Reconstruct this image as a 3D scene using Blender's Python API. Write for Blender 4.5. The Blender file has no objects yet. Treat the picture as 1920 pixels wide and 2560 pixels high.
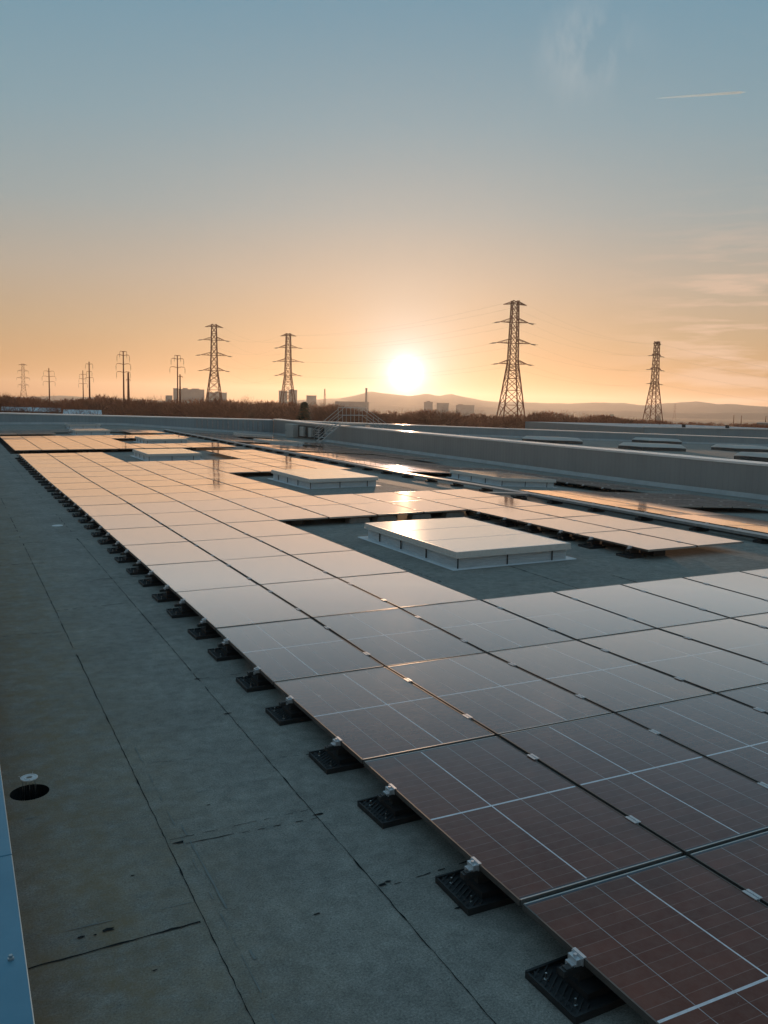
import bpy, math, random
from mathutils import Vector, Matrix
import numpy as np
random.seed(7)
SC = bpy.context.scene
COL = SC.collection
rad = math.radians

# ------------------------------------------------------------------ camera
PITCH, ROLL, YAW = 0.132581323, 0.0105913648, 0.457922190       # against the (slightly sloping) roof
FPX = 2190.87
CAMP = Vector((-2.28692, -3.15856, 2.51822))                     # metres, roof frame
_f = Vector((math.sin(YAW)*math.cos(PITCH), math.cos(YAW)*math.cos(PITCH), -math.sin(PITCH)))
_r = Vector((math.cos(YAW), -math.sin(YAW), 0)); _u = _r.cross(_f)
RR = _r*math.cos(ROLL)+_u*math.sin(ROLL); UU = _u*math.cos(ROLL)-_r*math.sin(ROLL); FF = _f
# the roof falls by about one degree: turn the roof frame so that true up is Z
_tp, _tr = rad(6.74), 0.0216
up = RR*(math.sin(_tr)*math.cos(_tp))+UU*(math.cos(_tr)*math.cos(_tp))-FF*math.sin(_tp)
MR = up.rotation_difference(Vector((0, 0, 1))).to_matrix().to_4x4()
MR3 = MR.to_3x3()
cd = bpy.data.cameras.new("camera"); cam = bpy.data.objects.new("camera", cd); COL.objects.link(cam)
cm = Matrix((RR, UU, -FF)).transposed().to_4x4(); cm.translation = CAMP
cam.matrix_world = MR @ cm
cd.sensor_fit = 'VERTICAL'; cd.sensor_height = 36; cd.lens = FPX/2560*36; cd.clip_start = .05; cd.clip_end = 80000
SC.camera = cam
CW = MR @ CAMP                                                    # camera, true frame


def ray(x, y):
    return MR3 @ (FF + RR*((x-960)/FPX) - UU*((y-1280)/FPX))


def far(x, y, D):
    """point at horizontal distance D whose picture is (x, y) of the 1920x2560 photograph, true frame"""
    d = ray(x, y); h = math.hypot(d.x, d.y)
    return Vector((CW.x+d.x/h*D, CW.y+d.y/h*D, CW.z+d.z/h*D))


GZ = CW.z-11.5                                                    # ground level

# ------------------------------------------------------------------ light
SUN_D = ray(1015, 935).normalized()
SUN_EL = math.asin(SUN_D.z); SUN_AZ = math.atan2(SUN_D.x, SUN_D.y)
SC.view_settings.view_transform = 'Standard'; SC.view_settings.look = 'None'
SC.view_settings.gamma = 1; SC.view_settings.exposure = .10; SC.view_settings.use_curve_mapping = False


def s2l(c):
    return tuple(((v/255)/12.92 if v/255 <= .04045 else ((v/255+.055)/1.055)**2.4) for v in c)


w = bpy.data.worlds.new("World"); SC.world = w; w.use_nodes = True
nt = w.node_tree; N = nt.nodes; L = nt.links
for n in list(N): N.remove(n)


def node(t, ns=N, **k):
    n = ns.new(t)
    for a, v in k.items(): setattr(n, a, v)
    return n


def mth(op, a, b=None, c=None, ns=N, ls=L, clamp=False):
    n = ns.new('ShaderNodeMath'); n.operation = op; n.use_clamp = clamp
    for i, v in enumerate((a, b, c)):
        if v is None: continue
        if isinstance(v, (int, float)): n.inputs[i].default_value = v
        else: ls.new(v, n.inputs[i])
    return n.outputs[0]


def mixc(fac, a, b, ns=N, ls=L, mode='MIX'):
    n = ns.new('ShaderNodeMix'); n.data_type = 'RGBA'; n.blend_type = mode
    for i, v in ((0, fac), (6, a), (7, b)):
        if isinstance(v, (int, float)): n.inputs[i].default_value = v
        elif isinstance(v, tuple): n.inputs[i].default_value = (*v[:3], 1)
        else: ls.new(v, n.inputs[i])
    return n.outputs[2]


tc = node('ShaderNodeTexCoord'); sep = node('ShaderNodeSeparateXYZ'); L.new(tc.outputs['Generated'], sep.inputs[0])
el = mth('MULTIPLY', mth('ARCSINE', sep.outputs[2]), 180/math.pi/90)
ramp = node('ShaderNodeValToRGB'); L.new(el, ramp.inputs[0]); cr = ramp.color_ramp; cr.interpolation = 'LINEAR'
stops = [(0.0, (196, 132, 76)), (1.6, (198, 147, 90)), (4.5, (188, 160, 126)), (8, (176, 166, 152)), (12, (152, 165, 167)),
         (17, (132, 161, 173)), (24, (110, 152, 173)), (40, (106, 142, 162)), (90, (100, 130, 150))]
while len(cr.elements) < len(stops): cr.elements.new(.5)
for e, (a, c) in zip(cr.elements, stops): e.position = a/90; e.color = (*s2l(c), 1)
dot = node('ShaderNodeVectorMath', operation='DOT_PRODUCT'); L.new(tc.outputs['Generated'], dot.inputs[0]); dot.inputs[1].default_value = SUN_D
ang = mth('MULTIPLY', mth('ARCCOSINE', mth('MINIMUM', dot.outputs['Value'], 1.0)), 180/math.pi)
col = ramp.outputs[0]


def addc(col, fac, c):
    return mixc(fac, col, c, mode='ADD')


def expf(k, p=1.0):
    a = mth('DIVIDE', ang, k)
    if p != 1: a = mth('POWER', a, p)
    return mth('EXPONENT', mth('MULTIPLY', a, -1.0))


col = addc(col, expf(10.5, 1.6), (.17, .105, .06))
col = addc(col, expf(3.5, 1.6), (.02, .16, .25))
col = addc(col, expf(2.3, 1.3), (.16, .34, .46))
col = addc(col, expf(1.2, 1.6), (.30, .45, .6))
col = addc(col, expf(.55, 1.7), (6, 5.6, 5.2))
# the sky opposite the sun is dimmer
back = mth('SMOOTH_MIN', 1.0, mth('SUBTRACT', 1.32, mth('DIVIDE', ang, 500.0)), .2)
mul = node('ShaderNodeVectorMath', operation='SCALE'); L.new(col, mul.inputs[0]); L.new(back, mul.inputs['Scale']); col = mul.outputs[0]
# thin wisps of cloud low on the right
mp = node('ShaderNodeMapping'); L.new(tc.outputs['Generated'], mp.inputs[0]); mp.inputs['Scale'].default_value = (5, 5, 42)
nz = node('ShaderNodeTexNoise'); L.new(mp.outputs[0], nz.inputs[0]); nz.inputs['Scale'].default_value = 2.2; nz.inputs['Detail'].default_value = 7
wd = ray(1860, 840).normalized()
d2 = node('ShaderNodeVectorMath', operation='DOT_PRODUCT'); L.new(tc.outputs['Generated'], d2.inputs[0]); d2.inputs[1].default_value = wd
a2 = mth('MULTIPLY', mth('ARCCOSINE', mth('MINIMUM', d2.outputs['Value'], 1.0)), 180/math.pi)
msk = mth('EXPONENT', mth('MULTIPLY', mth('POWER', mth('DIVIDE', a2, 5.0), 2.0), -1.0))
cf = mth('MULTIPLY', mth('MULTIPLY', mth('SUBTRACT', nz.outputs[0], .47, clamp=True), 6.0, clamp=True), msk)
col = mixc(mth('MULTIPLY', cf, .75), col, (.80, .56, .42))
mp3 = node('ShaderNodeMapping'); L.new(tc.outputs['Generated'], mp3.inputs[0]); mp3.inputs['Scale'].default_value = (22, 22, 5)
nz3 = node('ShaderNodeTexNoise'); L.new(mp3.outputs[0], nz3.inputs[0]); nz3.inputs['Scale'].default_value = 1.5; nz3.inputs['Detail'].default_value = 5
wd3 = ray(1465, 110).normalized()
d3 = node('ShaderNodeVectorMath', operation='DOT_PRODUCT'); L.new(tc.outputs['Generated'], d3.inputs[0]); d3.inputs[1].default_value = wd3
a3 = mth('MULTIPLY', mth('ARCCOSINE', mth('MINIMUM', d3.outputs['Value'], 1.0)), 180/math.pi)
col = mixc(mth('MULTIPLY', mth('EXPONENT', mth('MULTIPLY', mth('POWER', mth('DIVIDE', a3, 2.0), 2.0), -1.0)), mth('MULTIPLY', mth('SUBTRACT', nz3.outputs[0], .42, clamp=True), 1.6)), col, (.7, .68, .66))
# physical sky underneath it
sky = node('ShaderNodeTexSky', sky_type='NISHITA'); sky.sun_disc = False; sky.sun_elevation = SUN_EL; sky.sun_rotation = SUN_AZ
sky.dust_density = 2.0; sky.air_density = 1.2
b1 = node('ShaderNodeBackground'); L.new(col, b1.inputs[0]); b1.inputs[1].default_value = .87
b2 = node('ShaderNodeBackground'); L.new(sky.outputs[0], b2.inputs[0]); b2.inputs[1].default_value = .006
ad = node('ShaderNodeAddShader'); L.new(b1.outputs[0], ad.inputs[0]); L.new(b2.outputs[0], ad.inputs[1])
wo = node('ShaderNodeOutputWorld'); L.new(ad.outputs[0], wo.inputs[0])

sl = bpy.data.lights.new("sun", 'SUN'); so = bpy.data.objects.new("sun", sl); COL.objects.link(so)
sl.energy = 3.2; sl.color = (1, .60, .35); sl.angle = rad(.6)
so.rotation_euler = SUN_D.to_track_quat('Z', 'Y').to_euler()
SC.cycles.volume_bounces = 0; SC.cycles.max_bounces = 6

# ------------------------------------------------------------------ helpers
ROOFED = []                                                       # top-level objects built in the roof frame


def tag(o, label=None, cat=None, group=None, kind=None):
    if label: o['label'] = label
    if cat: o['category'] = cat
    if group: o['group'] = group
    if kind: o['kind'] = kind
    return o


def empty(name, loc=(0, 0, 0), rz=0, roof=True):
    o = bpy.data.objects.new(name, None); COL.objects.link(o); o.location = loc; o.rotation_euler = (0, 0, rz)
    o.empty_display_size = .1
    if roof: ROOFED.append(o)
    return o


class MB:
    def __init__(s): s.v = []; s.f = []; s.m = []

    def quad(s, a, b, c, d, m=0):
        i = len(s.v); s.v += [tuple(a), tuple(b), tuple(c), tuple(d)]; s.f.append((i, i+1, i+2, i+3)); s.m.append(m)

    def poly(s, pts, m=0):
        i = len(s.v); s.v += [tuple(p) for p in pts]; s.f.append(tuple(range(i, i+len(pts)))); s.m.append(m)

    def hexa(s, p, m=0):
        i = len(s.v); s.v += [tuple(q) for q in p]
        for f in ((3, 2, 1, 0), (4, 5, 6, 7), (0, 1, 5, 4), (1, 2, 6, 5), (2, 3, 7, 6), (3, 0, 4, 7)):
            s.f.append(tuple(i+k for k in f)); s.m.append(m)

    def box(s, x0, x1, y0, y1, z0, z1, m=0):
        s.hexa([(x0, y0, z0), (x1, y0, z0), (x1, y1, z0), (x0, y1, z0), (x0, y0, z1), (x1, y0, z1), (x1, y1, z1), (x0, y1, z1)], m)

    def bar(s, a, b, w, w2=None, n=4, m=0, cap=True):
        a = Vector(a); b = Vector(b); d = b-a
        if d.length < 1e-6: return
        d.normalize(); t = Vector((0, 0, 1)) if abs(d.z) < .9 else Vector((1, 0, 0))
        p = d.cross(t).normalized(); q = d.cross(p); w2 = w if w2 is None else w2
        i = len(s.v)
        for c, ww in ((a, w), (b, w2)):
            for k in range(n):
                t = 2*math.pi*(k+.5)/n; s.v.append(tuple(c+p*(math.cos(t)*ww)+q*(math.sin(t)*ww)))
        for k in range(n):
            s.f.append((i+k, i+(k+1) % n, i+n+(k+1) % n, i+n+k)); s.m.append(m)
        if cap:
            s.f.append(tuple(i+k for k in range(n))[::-1]); s.m.append(m); s.f.append(tuple(i+n+k for k in range(n))); s.m.append(m)

    def path(s, pts, w, n=5, m=0):
        for a, b in zip(pts, pts[1:]): s.bar(a, b, w, n=n, m=m)

    def cyl(s, c, r, z0, z1, n=20, m=0, r2=None):
        r2 = r if r2 is None else r2; i = len(s.v)
        for z, rr_ in ((z0, r), (z1, r2)):
            for k in range(n): s.v.append((c[0]+rr_*math.cos(2*math.pi*k/n), c[1]+rr_*math.sin(2*math.pi*k/n), z))
        for k in range(n): s.f.append((i+k, i+(k+1) % n, i+n+(k+1) % n, i+n+k)); s.m.append(m)
        s.f.append(tuple(i+k for k in range(n))[::-1]); s.m.append(m); s.f.append(tuple(i+n+k for k in range(n))); s.m.append(m)

    def ring(s, c, r0, r1, z0, z1, n=28, m=0):
        for k in range(n):
            t0, t1 = 2*math.pi*k/n, 2*math.pi*(k+1)/n
            P = lambda r, t, z: (c[0]+r*math.cos(t), c[1]+r*math.sin(t), z)
            s.hexa([P(r0, t0, z0), P(r1, t0, z0), P(r1, t1, z0), P(r0, t1, z0), P(r0, t0, z1), P(r1, t0, z1), P(r1, t1, z1), P(r0, t1, z1)], m)

    def data(s, name, mats, smooth=False):
        me = bpy.data.meshes.new(name); me.from_pydata(s.v, [], s.f)
        for mt in (mats if isinstance(mats, (list, tuple)) else [mats]): me.materials.append(mt)
        if any(s.m): me.polygons.foreach_set('material_index', s.m)
        if smooth: me.polygons.foreach_set('use_smooth', [True]*len(s.f))
        me.update(); return me

    def build(s, name, mats, parent=None, roof=True, smooth=False, loc=None, bevel=0):
        o = bpy.data.objects.new(name, s.data(name, mats, smooth)); COL.objects.link(o)
        if parent: o.parent = parent
        elif roof: ROOFED.append(o)
        if loc: o.location = loc
        if bevel:
            b = o.modifiers.new('bevel', 'BEVEL'); b.width = bevel; b.segments = 2; b.limit_method = 'ANGLE'
        return o


def link(name, me, parent, loc=(0, 0, 0), rz=0):
    o = bpy.data.objects.new(name, me); COL.objects.link(o); o.parent = parent; o.location = loc; o.rotation_euler = (0, 0, rz)
    return o


def dup(root, loc, rz=0, roof=True):
    c = root.copy(); COL.objects.link(c); c.location = loc; c.rotation_euler = (0, 0, rz)
    for ch in root.children:
        d = ch.copy(); COL.objects.link(d); d.parent = c
        for g in ch.children:
            e = g.copy(); COL.objects.link(e); e.parent = d
    if roof: ROOFED.append(c)
    return c


ORD = ['zeroth', 'first', 'second', 'third', 'fourth', 'fifth', 'sixth', 'seventh', 'eighth', 'ninth', 'tenth', 'eleventh', 'twelfth',
       'thirteenth', 'fourteenth', 'fifteenth', 'sixteenth', 'seventeenth', 'eighteenth', 'nineteenth', 'twentieth']


def ordi(n):
    if n <= 20: return ORD[n]
    t = {2: 'twenty', 3: 'thirty', 4: 'forty', 5: 'fifty', 6: 'sixty', 7: 'seventy', 8: 'eighty', 9: 'ninety'}
    if n >= 100: return str(n)+'th'
    a, b = divmod(n, 10)
    return t[a][:-1]+'ieth' if b == 0 else t[a]+'-'+ORD[b]


# ------------------------------------------------------------------ materials
class Mat:
    def __init__(s, name, col=(.5, .5, .5), rough=.6, metal=0, spec=.5):
        s.m = bpy.data.materials.new(name); s.m.use_nodes = True; s.N = s.m.node_tree.nodes; s.L = s.m.node_tree.links
        s.b = s.N['Principled BSDF']; s.b.inputs['Base Color'].default_value = (*col[:3], 1); s.b.inputs['Roughness'].default_value = rough
        s.b.inputs['Metallic'].default_value = metal; s.b.inputs['Specular IOR Level'].default_value = spec
        s.tc = None

    def co(s, k='Object'):
        if not s.tc: s.tc = s.N.new('ShaderNodeTexCoord')
        return s.tc.outputs[k]

    def noise(s, scale, detail=5, rough=.6, vec=None, stretch=None):
        v = vec or s.co()
        if stretch:
            mp = s.N.new('ShaderNodeMapping'); s.L.new(v, mp.inputs[0]); mp.inputs['Scale'].default_value = stretch; v = mp.outputs[0]
        n = s.N.new('ShaderNodeTexNoise'); s.L.new(v, n.inputs[0]); n.inputs['Scale'].default_value = scale
        n.inputs['Detail'].default_value = detail; n.inputs['Roughness'].default_value = rough; return n.outputs[0]

    def ramp(s, fac, stops):
        r = s.N.new('ShaderNodeValToRGB'); s.L.new(fac, r.inputs[0])
        while len(r.color_ramp.elements) < len(stops): r.color_ramp.elements.new(.5)
        for e, (p, c) in zip(r.color_ramp.elements, stops): e.position = p; e.color = (*(c if isinstance(c, tuple) else (c, c, c)), 1)
        return r.outputs[0]

    def set(s, k, v): s.L.new(v, s.b.inputs[k])

    def bump(s, h, strength=.3, dist=.01):
        b = s.N.new('ShaderNodeBump'); s.L.new(h, b.inputs['Height']); b.inputs['Strength'].default_value = strength
        b.inputs['Distance'].default_value = dist; s.L.new(b.outputs[0], s.b.inputs['Normal'])

    def M(s, op, a, b=None, c=None, clamp=False): return mth(op, a, b, c, s.N, s.L, clamp)
    def mix(s, f, a, b, mode='MIX'): return mixc(f, a, b, s.N, s.L, mode)


def varied(name, c0, c1, scale, rough=.6, metal=0, bump=0, bscale=None, spec=.5, stretch=None):
    m = Mat(name, c0, rough, metal, spec); n = m.noise(scale, 6, .65, stretch=stretch)
    m.set('Base Color', m.ramp(n, [(.3, c0), (.7, c1)]))
    if bump: m.bump(m.noise(bscale or scale*4, 4), bump)
    return m.m


# bitumen roofing: mineral-surfaced felt
def bitumen():
    m = Mat('bitumen_felt', rough=.85, spec=.3)
    g = m.noise(95, 4, .9); blot = m.noise(1.3, 6, .65); mid = m.noise(9, 6, .7); fl = m.noise(70, 2, .6)
    c = m.ramp(blot, [(.3, (.225, .208, .186)), (.55, (.282, .262, .232)), (.75, (.335, .302, .258))])
    c = m.mix(.75, c, m.ramp(mid, [(.3, .62), (.7, 1.25)]), 'MULTIPLY')
    c = m.mix(.9, c, m.ramp(g, [(.34, .48), (.5, .97), (.66, 1.6)]), 'MULTIPLY')
    c = m.mix(m.ramp(fl, [(.64, 0.0), (.70, .6)]), c, (.05, .05, .05))
    # browner and blotchy towards the parapet
    sx = m.N.new('ShaderNodeSeparateXYZ'); m.L.new(m.co(), sx.inputs[0])
    near = m.M('MULTIPLY', m.M('SUBTRACT', -.75, sx.outputs[0], clamp=True), .95)
    c = m.mix(m.M('MULTIPLY', near, m.ramp(m.noise(5, 6, .75), [(.35, 0.1), (.7, 1.0)])), c, (.24, .165, .09))
    m.set('Base Color', c)
    h = m.M('ADD', m.M('MULTIPLY', g, .6), m.M('MULTIPLY', mid, .9))
    m.bump(h, .40, .005)
    return m.m


M = {}
M['felt'] = bitumen()
M['seam'] = varied('bitumen_bleed', (.010, .011, .012), (.028, .030, .031), 30, .8, spec=.08)
M['seam2'] = varied('felt_lap', (.20, .205, .195), (.27, .265, .245), 12, .95, spec=.1)


def solar_glass():
    m = Mat('solar_cells_under_glass', rough=.13, spec=.09)
    s = m.N.new('ShaderNodeSeparateXYZ'); m.L.new(m.co(), s.inputs[0]); x, y = s.outputs[0], s.outputs[1]

    def line(v, pos, hw): return m.M('LESS_THAN', m.M('ABSOLUTE', m.M('SUBTRACT', v, pos)), hw)
    CP = .2035; x0 = -2.5*CP
    cell = m.ramp(m.noise(3.0, 4), [(.3, (.150, .050, .034)), (.7, (.210, .074, .050))])  # brown-red base holds the warm flare lying over the cells
    # each half cell a touch different
    cx = m.M('FLOOR', m.M('DIVIDE', m.M('SUBTRACT', x, x0), CP)); cy = m.M('FLOOR', m.M('DIVIDE', y, .0708))
    cmb = m.N.new('ShaderNodeCombineXYZ'); m.L.new(cx, cmb.inputs[0]); m.L.new(cy, cmb.inputs[1])
    oi = m.N.new('ShaderNodeObjectInfo'); m.L.new(oi.outputs['Random'], cmb.inputs[2])
    wn = m.N.new('ShaderNodeTexWhiteNoise'); m.L.new(cmb.outputs[0], wn.inputs[0])
    cell = m.mix(.5, cell, m.ramp(wn.outputs[0], [(0, .8), (1, 1.2)]), 'MULTIPLY')
    # fine bus wires running the long way
    bus = m.M('LESS_THAN', m.M('FRACT', m.M('DIVIDE', m.M('SUBTRACT', x, x0), CP/12)), .045)
    cell = m.mix(m.M('MULTIPLY', bus, .10), cell, (.3, .28, .27))
    fy = m.M('ABSOLUTE', m.M('SUBTRACT', m.M('FRACT', m.M('DIVIDE', y, .0708)), .5))
    rowl = m.M('GREATER_THAN', fy, .478)
    wob = m.ramp(m.noise(7, 3), [(.35, .35), (.65, 1.0)])
    cell = m.mix(m.M('MULTIPLY', rowl, wob), cell, (.34, .22, .19))
    thin = m.M('MAXIMUM', line(x, x0+CP, .0019), m.M('MAXIMUM', line(x, x0+3*CP, .0019), line(x, x0+4*CP, .0019)))
    cell = m.mix(m.M('MULTIPLY', thin, .95), cell, (.52, .48, .48))
    bold = m.M('MAXIMUM', line(x, x0+2*CP, .0042), line(y, 0.0, .0072))
    inside = m.M('MULTIPLY', m.M('LESS_THAN', m.M('ABSOLUTE', x), .5088), m.M('LESS_THAN', m.M('ABSOLUTE', y), .8560))
    cell = m.mix(bold, cell, (.88, .86, .90))
    cell = m.mix(inside, (.06, .085, .11), cell)
    # dust film, rain marks and droppings
    dust = m.ramp(m.noise(14, 8, .7), [(.38, 0.0), (.75, .42)])
    cell = m.mix(dust, cell, (.25, .14, .11))
    dr = m.ramp(m.noise(60, 3, .8), [(.69, 0.0), (.75, .6)])
    cell = m.mix(dr, cell, (.26, .22, .21))
    vo = m.N.new('ShaderNodeTexVoronoi'); vo.inputs['Scale'].default_value = 2.6
    av = m.N.new('ShaderNodeVectorMath'); av.operation = 'ADD'; m.L.new(m.co(), av.inputs[0])
    sc = m.N.new('ShaderNodeVectorMath'); sc.operation = 'SCALE'; m.L.new(oi.outputs['Location'], sc.inputs[0]); sc.inputs['Scale'].default_value = 3.17
    m.L.new(sc.outputs[0], av.inputs[1]); m.L.new(av.outputs[0], vo.inputs[0])
    spot = m.ramp(m.M('ADD', vo.outputs['Distance'], m.M('MULTIPLY', m.noise(40, 3), .07)), [(.055, .75), (.085, 0.0)])
    cell = m.mix(spot, cell, (.42, .38, .36))
    m.set('Base Color', cell)
    m.set('Roughness', m.ramp(m.noise(9, 6, .7), [(.3, .07), (.75, .13)]))
    m.bump(m.noise(2.2, 2), .10, .004)
    # textured, lightly soiled cover glass: strong sheen at grazing angles
    lw = m.N.new('ShaderNodeLayerWeight'); lw.inputs[0].default_value = .5
    gn = m.N.new('ShaderNodeBsdfGlossy'); gn.inputs['Roughness'].default_value = .05; gn.inputs['Color'].default_value = (1, .92, .91, 1)
    mx = m.N.new('ShaderNodeMixShader'); m.L.new(m.M('MULTIPLY', m.M('POWER', lw.outputs['Facing'], 8.0), 6.6, clamp=True), mx.inputs[0])
    m.L.new(m.b.outputs[0], mx.inputs[1]); m.L.new(gn.outputs[0], mx.inputs[2]); m.L.new(mx.outputs[0], m.N['Material Output'].inputs[0])
    return m.m


M['cells'] = solar_glass()
M['frame'] = varied('anodised_frame', (.50, .47, .45), (.58, .55, .52), 6, .30, .85)
M['alu'] = varied('mill_aluminium', (.52, .53, .55), (.66, .67, .69), 30, .42, .7)
M['galv'] = varied('galvanised_steel', (.26, .27, .28), (.40, .41, .42), 8, .42, .6)
M['black'] = varied('recycled_black_plastic', (.010, .010, .011), (.022, .022, .023), 20, .55)
M['dark'] = varied('dark_rail', (.02, .02, .02), (.035, .035, .035), 20, .5)
M['steel'] = Mat('bolt_steel', (.5, .5, .5), .3, 1).m
M['concrete'] = varied('concrete_paver', (.20, .185, .17), (.30, .28, .26), 14, .9, bump=.3)
M['coping'] = varied('coping_sheet', (.68, .69, .70), (.80, .81, .82), 3, .36, .3)
M['coping_sky'] = varied('sky_tinted_coping_sheet', (.08, .23, .33), (.12, .29, .40), 2.2, .36, .35)  # bluish sky reflection put into the sheet's base colour
def sheen(mat, k, c, rough, n=3.5):
    t = mat.node_tree; lw = t.nodes.new('ShaderNodeLayerWeight'); g_ = t.nodes.new('ShaderNodeBsdfGlossy'); g_.inputs['Roughness'].default_value = rough
    g_.inputs['Color'].default_value = (*c, 1); mx = t.nodes.new('ShaderNodeMixShader')
    t.links.new(mth('MULTIPLY', mth('POWER', lw.outputs['Facing'], n, None, t.nodes, t.links), k, None, t.nodes, t.links, True), mx.inputs[0])
    t.links.new(t.nodes['Principled BSDF'].outputs[0], mx.inputs[1]); t.links.new(g_.outputs[0], mx.inputs[2]); t.links.new(mx.outputs[0], t.nodes['Material Output'].inputs[0])
    return mat


M['lid'] = sheen(varied('milky_glazing', (.80, .83, .88), (.90, .91, .94), 2.0, .2), 1.6, (.98, .98, 1.0), .09)
M['lidframe'] = varied('white_coated_aluminium', (.55, .53, .50), (.68, .66, .62), 14, .4)
M['white'] = varied('white_sheet', (.6, .62, .64), (.75, .76, .77), 10, .5)


def foil():
    m = Mat('foil_flashing', rough=.42, metal=.35); n = m.noise(6, 8, .75, stretch=(.8, .8, 9))
    m.set('Base Color', m.ramp(n, [(.3, (.50, .55, .58)), (.7, (.80, .83, .85))])); m.bump(n, .9, .05); return m.m


M['foil'] = foil()


def ribbed(name, c, axis, pitch, rough=.5, metal=.3):
    m = Mat(name, rough=rough, metal=metal)
    s = m.N.new('ShaderNodeSeparateXYZ'); m.L.new(m.co(), s.inputs[0])
    fr = m.M('FRACT', m.M('DIVIDE', s.outputs[axis], pitch))
    n = m.noise(1.1, 6, .7, stretch=(1, 1, .25))
    base = m.ramp(n, [(.3, c), (.75, tuple(v*1.22 for v in c))])
    m.set('Base Color', m.mix(m.ramp(fr, [(.0, .22), (.06, .0), (.94, .0), (1, .22)]), base, tuple(v*.45 for v in c)))
    m.bump(m.ramp(fr, [(0, 0.0), (.12, 1.0), (.5, 1.0), (.62, 0.0)]), .25, .02); return m.m


M['clad'] = ribbed('wall_cladding', (.27, .275, .275), 1, .25)
M['cladx'] = ribbed('end_wall_cladding', (.24, .30, .33), 0, .25)
sheen(M['coping'], 1.0, (.95, .95, .97), .22, 4)
M['bark'] = varied('bark', (.10, .040, .024), (.17, .075, .042), 3, .9)
M['needles'] = varied('conifer_needles', (.018, .026, .012), (.04, .05, .022), 2, .9)
M['pylon'] = varied('glare_reddened_pylon_steel', (.14, .036, .016), (.23, .066, .032), 1, .75, .0)  # red of the sun's halation put into the steel colour
M['porcelain'] = varied('insulator', (.05, .035, .03), (.09, .06, .05), 2, .4)
M['wire'] = Mat('conductor', (.12, .12, .12), .5, .4).m
M['bldg'] = varied('rendered_block', (.30, .27, .25), (.40, .36, .33), .05, .85)
M['bwin'] = varied('block_windows', (.05, .055, .06), (.09, .09, .10), .3, .3)
M['cab'] = varied('cabinet_enamel', (.36, .35, .33), (.44, .43, .41), 4, .45)
M['stair'] = varied('dull_aluminium', (.42, .40, .38), (.55, .52, .50), 5, .4, .4)

# ------------------------------------------------------------------ roof surface
PW, PH = 1.0514, 1.775                                            # grid pitch across and along
GW, GH = 1.029, 1.751                                             # panel size
RIDGE, FALL = 9.0, .06
WX = 21.55                                                        # face of the dividing wall
FY = 66.0                                                         # face of the end wall


def sstep(a, b, x):
    t = min(1, max(0, (x-a)/(b-a))); return t*t*(3-2*t)


def zs(X, Y):
    return -FALL*max(0, min(X, WX+.3)-RIDGE)-.055*sstep(15, 24, Y)+.18*sstep(56, FY, Y)*(1-sstep(2, 20, X))


def zs2(X): return -.42-.039*(X-22.0)


DR = (-1.955, 2.56); DRR = .118
rb = MB()
xs = sorted(set([-2.75, -2.4, -2.13, DR[0]-.17, DR[0]+.17, -1.31, -.43, .45, 1.33, 3, 5, 7, 8.6, 9.0, 9.4, 11, 13, 15, 17, 19, 20.5, 21.9]))
ys = [-9, -6, -3, 0, 1.6, DR[1]-.17, DR[1]+.17, 4, 6, 8, 10, 12, 14]+[15+i for i in range(0, 10)]+[26+2*i for i in range(0, 21)]
ys = sorted(set(ys))
vid = {}
for i, X in enumerate(xs):
    for j, Y in enumerate(ys):
        vid[i, j] = len(rb.v); rb.v.append((X, Y, zs(X, Y)))
for i in range(len(xs)-1):
    for j in range(len(ys)-1):
        if abs((xs[i]+xs[i+1])/2-DR[0]) < .01 and abs((ys[j]+ys[j+1])/2-DR[1]) < .01:
            n = 32; ci = [(DR[0]+DRR*math.cos(2*math.pi*k/n), DR[1]+DRR*math.sin(2*math.pi*k/n)) for k in range(n)]
            for k in range(n):
                a, b = ci[k], ci[(k+1) % n]

                def out(p):
                    dx, dy = p[0]-DR[0], p[1]-DR[1]; q = .17/max(abs(dx), abs(dy)); return (DR[0]+dx*q, DR[1]+dy*q, 0)
                rb.quad((*a, -.004), out(a), out(b), (*b, -.004))
                rb.quad((*b, -.004), (*b, -.16), (*a, -.16), (*a, -.004), 1)
            rb.poly([(p[0], p[1], -.16) for p in ci], 1)
            continue
        rb.f.append((vid[i, j], vid[i+1, j], vid[i+1, j+1], vid[i, j+1])); rb.m.append(0)
rnd = random.Random(3)


def ribbon(p, q, w, m, amp=.004, step=.16, drop=0.0, taper=False):
    """an irregular line of bled bitumen lying on the felt"""
    p = Vector(p); q = Vector(q); n = max(2, int((q-p).length/step)); t = (q-p).normalized(); s_ = Vector((-t.y, t.x))
    pts = []
    for k in range(n+1):
        c = p.lerp(q, k/n)+s_*rnd.uniform(-amp, amp); ww = w*rnd.uniform(.45, 1.5)
        if rnd.random() < .05 and m == 1: ww *= 2.0
        pts.append((c+s_*ww/2, c-s_*ww/2))
    for k in range(n):
        if drop and rnd.random() < drop: continue
        (a, b), (c, d) = pts[k], pts[k+1]
        rb.quad(*[(v.x, v.y, zs(v.x, v.y)+.0035) for v in (b, d, c, a)], m)


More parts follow.
